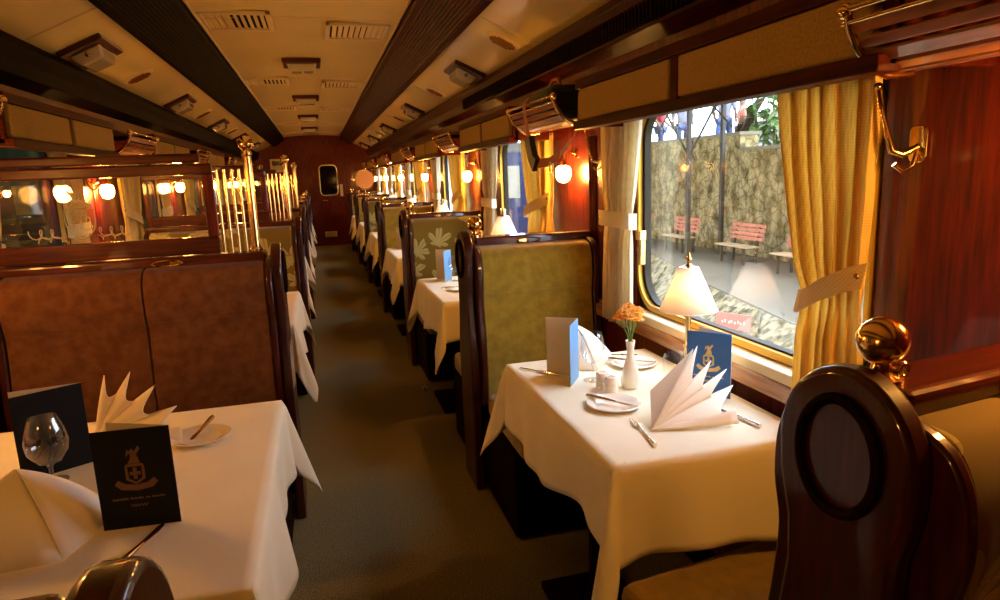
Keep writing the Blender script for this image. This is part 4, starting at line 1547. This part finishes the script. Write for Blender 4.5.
# platform posts with braces
def make_post(x, y, h, w_, brace, label):
    t = thing('platform_post', (x, y, PZ), label, 'post', 'steel posts of the platform canopy')
    MB().box(-w_, w_, -w_, w_, 0, h).build('shaft', M['steel'], t, bevel=.006)
    MB().box(-w_ * 1.8, w_ * 1.8, -w_ * 1.8, w_ * 1.8, 0, .02).build('base_plate', M['steel'], t, bevel=.003)
    if brace:
        for sy in (-1, 1):
            MB().tube([(0, sy * w_, h - 1.55), (0, sy * 1.25, h - .35)], .024, 6).build('brace', M['steel'], t)
            MB().tube([(0, sy * 1.35, h - 1.15), (0, sy * .2, h - .35)], .017, 6).build('brace', M['steel'], t)
    return t
make_post(6.77, 11.42, 3.5, .036, True, 'slim grey platform post with crossing diagonal braces at its head')
make_post(7.62, 11.62, 3.5, .038, False, 'thicker dark platform post standing against the step in the stone wall')
cn = MB().box(4.7, 8.6, -6, 24, 3.34, 3.42)  # canopy roof out of view, added to cut low sky light indoors
cno = struct(cn.build('ceiling_unseen_canopy', M['stonecap']))
cn = MB()
for k in range(11):
    cn.box(4.75, 8.5, -5.5 + k * 2.8, -5.4 + k * 2.8, 3.22, 3.34)
cn.build('rafter', M['steel'], cno)
# small red sign on the bank
t = thing('bank_sign', (4.60, 6.72, -.775), 'small faded red signboard on the rubble bank', 'sign', None, math.radians(-62), (.72, .72, .95))
MB().box(-.30, .30, -.012, .012, .32, .52).build('board', M['pinksign'], t, bevel=.004)
MB().box(-.015, .015, .012, .03, -.2, .42).build('stake', M['bark'], t)
mb = MB()
for q, x in enumerate((-.2, -.15, -.08, -.04, .02, .08, .12, .18)):
    mb.box(x, x + .025, -.016, -.011, .39 + .01 * (q % 2), .42 + .015 * ((q * 3) % 2))
mb.build('worn_lettering', M['page'], t)

# people on the terrace: one continuous skinned body each
def person(loc, rz, shirt, legs, label, arm=.2, h=1.0, stride=.1):
    t = thing('person', loc, label, 'person', None, rz)
    def skin(name, verts, edges, rad, mat, par):
        me = bpy.data.meshes.new(name)
        me.from_pydata(verts, edges, [])
        o = bpy.data.objects.new(name, me)
        COL.objects.link(o)
        o.parent = par
        m = o.modifiers.new('skin', 'SKIN')
        m.use_smooth_shade = True
        for i, r in enumerate(rad):
            sv = me.skin_vertices[0].data[i]
            sv.radius = r
            sv.use_root = (i == 0)
        q = o.modifiers.new('sub', 'SUBSURF')
        q.levels = q.render_levels = 1
        me.materials.append(mat)
        return o
    s_ = stride
    V_ = [(0, 0, .95), (0, 0, 1.15), (0, 0, 1.38), (0, 0, 1.50), (0, 0, 1.60), (0, .01, 1.72),
          (.10, 0, .88), (.11, s_, .48), (.11, s_ * .7, .08), (.11, s_ * .7 - .15, .03),
          (-.10, 0, .88), (-.11, -s_, .48), (-.11, -s_ * .6, .08), (-.11, -s_ * .6 - .15, .03),
          (.19, 0, 1.40), (.25, .03, 1.12), (.24, -arm, .92), (.24, -arm - .06, .86),
          (-.19, 0, 1.40), (-.25, .03, 1.12), (-.24, -arm * .6, .90), (-.24, -arm * .6 - .05, .83)]
    E_ = [(0, 1), (1, 2), (2, 3), (3, 4), (4, 5), (0, 6), (6, 7), (7, 8), (8, 9), (0, 10), (10, 11), (11, 12), (12, 13), (2, 14), (14, 15), (15, 16), (16, 17), (2, 18), (18, 19), (19, 20), (20, 21)]
    Rd = [(.13, .10), (.12, .09), (.15, .10), (.055, .055), (.075, .09), (.07, .08), (.08, .08), (.055, .055), (.04, .04), (.035, .03), (.08, .08), (.055, .055), (.04, .04), (.035, .03),
          (.055, .055), (.04, .04), (.032, .032), (.03, .02), (.055, .055), (.04, .04), (.032, .032), (.03, .02)]
    skin('body', [(a * h, b * h, c * h) for a, b, c in V_], E_, Rd, M['skin'], t)
    sh_i = [1, 2, 14, 15, 18, 19, 0]
    idx = {v_: k for k, v_ in enumerate(sh_i)}
    skin('shirt', [tuple(q * h for q in V_[i]) for i in sh_i], [(idx[a], idx[b]) for a, b in E_ if a in idx and b in idx], [(Rd[i][0] + .02, Rd[i][1] + .02) for i in sh_i], shirt, t)
    tr_i = [0, 6, 7, 8, 10, 11, 12]
    idx = {v_: k for k, v_ in enumerate(tr_i)}
    skin('trousers', [tuple(q * h for q in V_[i]) for i in tr_i], [(idx[a], idx[b]) for a, b in E_ if a in idx and b in idx], [(Rd[i][0] + .018, Rd[i][1] + .018) for i in tr_i], legs, t)
    MB().ball((0, .02, 1.735 * h), .098, 16, 1.0).build('hair', M['hair'], t, smooth='all')
    return t
person((9.1, 16.8, 1.55), .6, M['red'], M['jean'], 'person in a red top and blue trousers standing beyond the stone wall')
person((9.3, 16.0, 1.55), -.3, M['lav'], M['jean'], 'person in a pale top just left of the slim post beyond the wall', .1)
person((9.6, 14.6, 1.55), 2.4, M['lav'], M['jean'], 'person in a loose white shirt walking beyond the wall between the two posts', .25, 1.02, .2)
person((9.4, 13.6, 1.55), 1.2, M['pinksign'], M['bark'], 'person in an orange top close to the thick post beyond the wall', .1, .78)

# plants and buildings beyond the wall
t = thing('broadleaf_plant', (9.45, 11.85, 1.55), 'tall broad leaved green plant rising above the stone wall', 'plant')
rnd = random.Random(3)
stems = []
for k in range(14):
    bx, by = rnd.uniform(-.5, .4), rnd.uniform(-.95, .85)
    hgt = rnd.uniform(.6, 1.7)
    top = (bx + rnd.uniform(-.2, .2), by + rnd.uniform(-.3, .3), hgt)
    MB().tube([(bx, by, 0), ((bx + top[0]) / 2 + .04, (by + top[1]) / 2, hgt * .5), top], [.025, .02, .012], 6).build('stem', M['stem'], t, smooth=True)
    stems.append((bx, by, top))
for bx, by, top in stems:
    mb = MB()
    for q in range(12):
        f = rnd.uniform(.25, 1)
        c = Vector((bx, by, 0)).lerp(Vector(top), f)
        a = rnd.uniform(0, 2 * PI)
        L_ = rnd.uniform(.30, .58)
        d = Vector((math.cos(a), math.sin(a), rnd.uniform(-.3, .5))).normalized()
        side_ = d.cross(Vector((0, 0, 1))).normalized() * L_ * .22
        pts = []
        for j in range(6):
            g = j / 5
            w_ = math.sin(max(.02, g) ** .8 * PI) if j < 5 else 0.02
            p_ = c + d * L_ * g + Vector((0, 0, -.22 * L_ * g * g * 2))
            pts += [p_ - side_ * w_, p_ + Vector((0, 0, -.01)), p_ + side_ * w_]
        mb.add(pts, [f_ for j in range(5) for f_ in ((j * 3, j * 3 + 1, j * 3 + 4, j * 3 + 3), (j * 3 + 1, j * 3 + 2, j * 3 + 5, j * 3 + 4))])
    mb.build('foliage', M['leaf'], t, solid=.003)
t = thing('tree_trunk', (9.15, 13.05, 1.55), 'brown leaning tree trunk beside the thick platform post', 'tree')
MB().tube([(0, 0, 0), (-.05, .05, .5), (.08, -.1, 1.0), (.35, -.3, 1.6), (.5, -.35, 2.4)], [.14, .11, .09, .08, .07], 10).build('trunk', M['bark'], t, smooth=True)
MB().tube([(-.03, .02, .3), (-.2, -.3, .6), (-.25, -.5, .95)], [.06, .05, .03], 8).build('branch', M['bark'], t, smooth=True)
t = thing('white_building', (14, 15.5, 1.55), 'low white building with brown roof beyond the plants', 'building')
MB().box(0, 4, -3.5, 4, 0, 1.15).build('walls', M['white'], t)
mb = MB().prism([(-.6, 1.15), (4.6, 1.15), (2, 2.2)], 'y', -3.8, 4.3)
mb.build('roof', M['roof'], t)
MB().box(-.02, .02, -1.2, -.3, .2, .9).build('window', M['black'], t)
# blue railcar further down the line
t = thing('blue_railcar', (5.4, 20.5, -1.15), 'blue and lavender railcar seen through the second window gap', 'railcar')
MB().box(-1.2, 1.2, 0, 12, .5, 3.3).build('body', M['railblue'], t, bevel=.08)
MB().box(-1.1, 1.1, -.05, 12.05, 3.2, 3.5).build('roof', M['white'], t, bevel=.08)
for k in range(7):
    MB().box(-1.23, -1.18, .6 + k * 1.6, 1.7 + k * 1.6, 1.7, 2.7).build('window', M['page'], t, bevel=.02)
MB().box(-.8, .8, -.03, .05, 1.8, 2.8).build('window', M['page'], t, bevel=.02)
MB().box(-1.24, -1.19, .1, 11.9, 1.25, 1.37).build('stripe', M['yellow'], t)
for k in range(4):
    MB().lathe([(0, 0), (.4, 0), (.4, .12), (0, .12)], (-1.0, 1.5 + k * 3, .4), 20, 'x').build('wheel', M['steel'], t, smooth=True)
# dark wooded slope added on the train's other side to block sun and sky
def hillf(u, v_):
    y = -10 + u * 60
    z = -1.2 + v_ * 10.5
    return (-2.6 - v_ * 1.2 + .25 * math.sin(y * 1.3 + v_ * 5) * math.sin(v_ * 7 + y), y, z)
struct(MB().grid(hillf, 90, 16).build('wall_blocking_hillside', M['hill'], smooth='all', solid=.1, fix=False))
struct(MB().box(-4, -W - .2, -20, 60, -1.3, -1.15).build('floor_trackside', M['gravel']))
# spare prototypes never placed are removed
for o in list(COL.objects):
    if o.parent is None and o.type == 'EMPTY' and not o.get('label'):
        print('UNLABELLED', o.name)
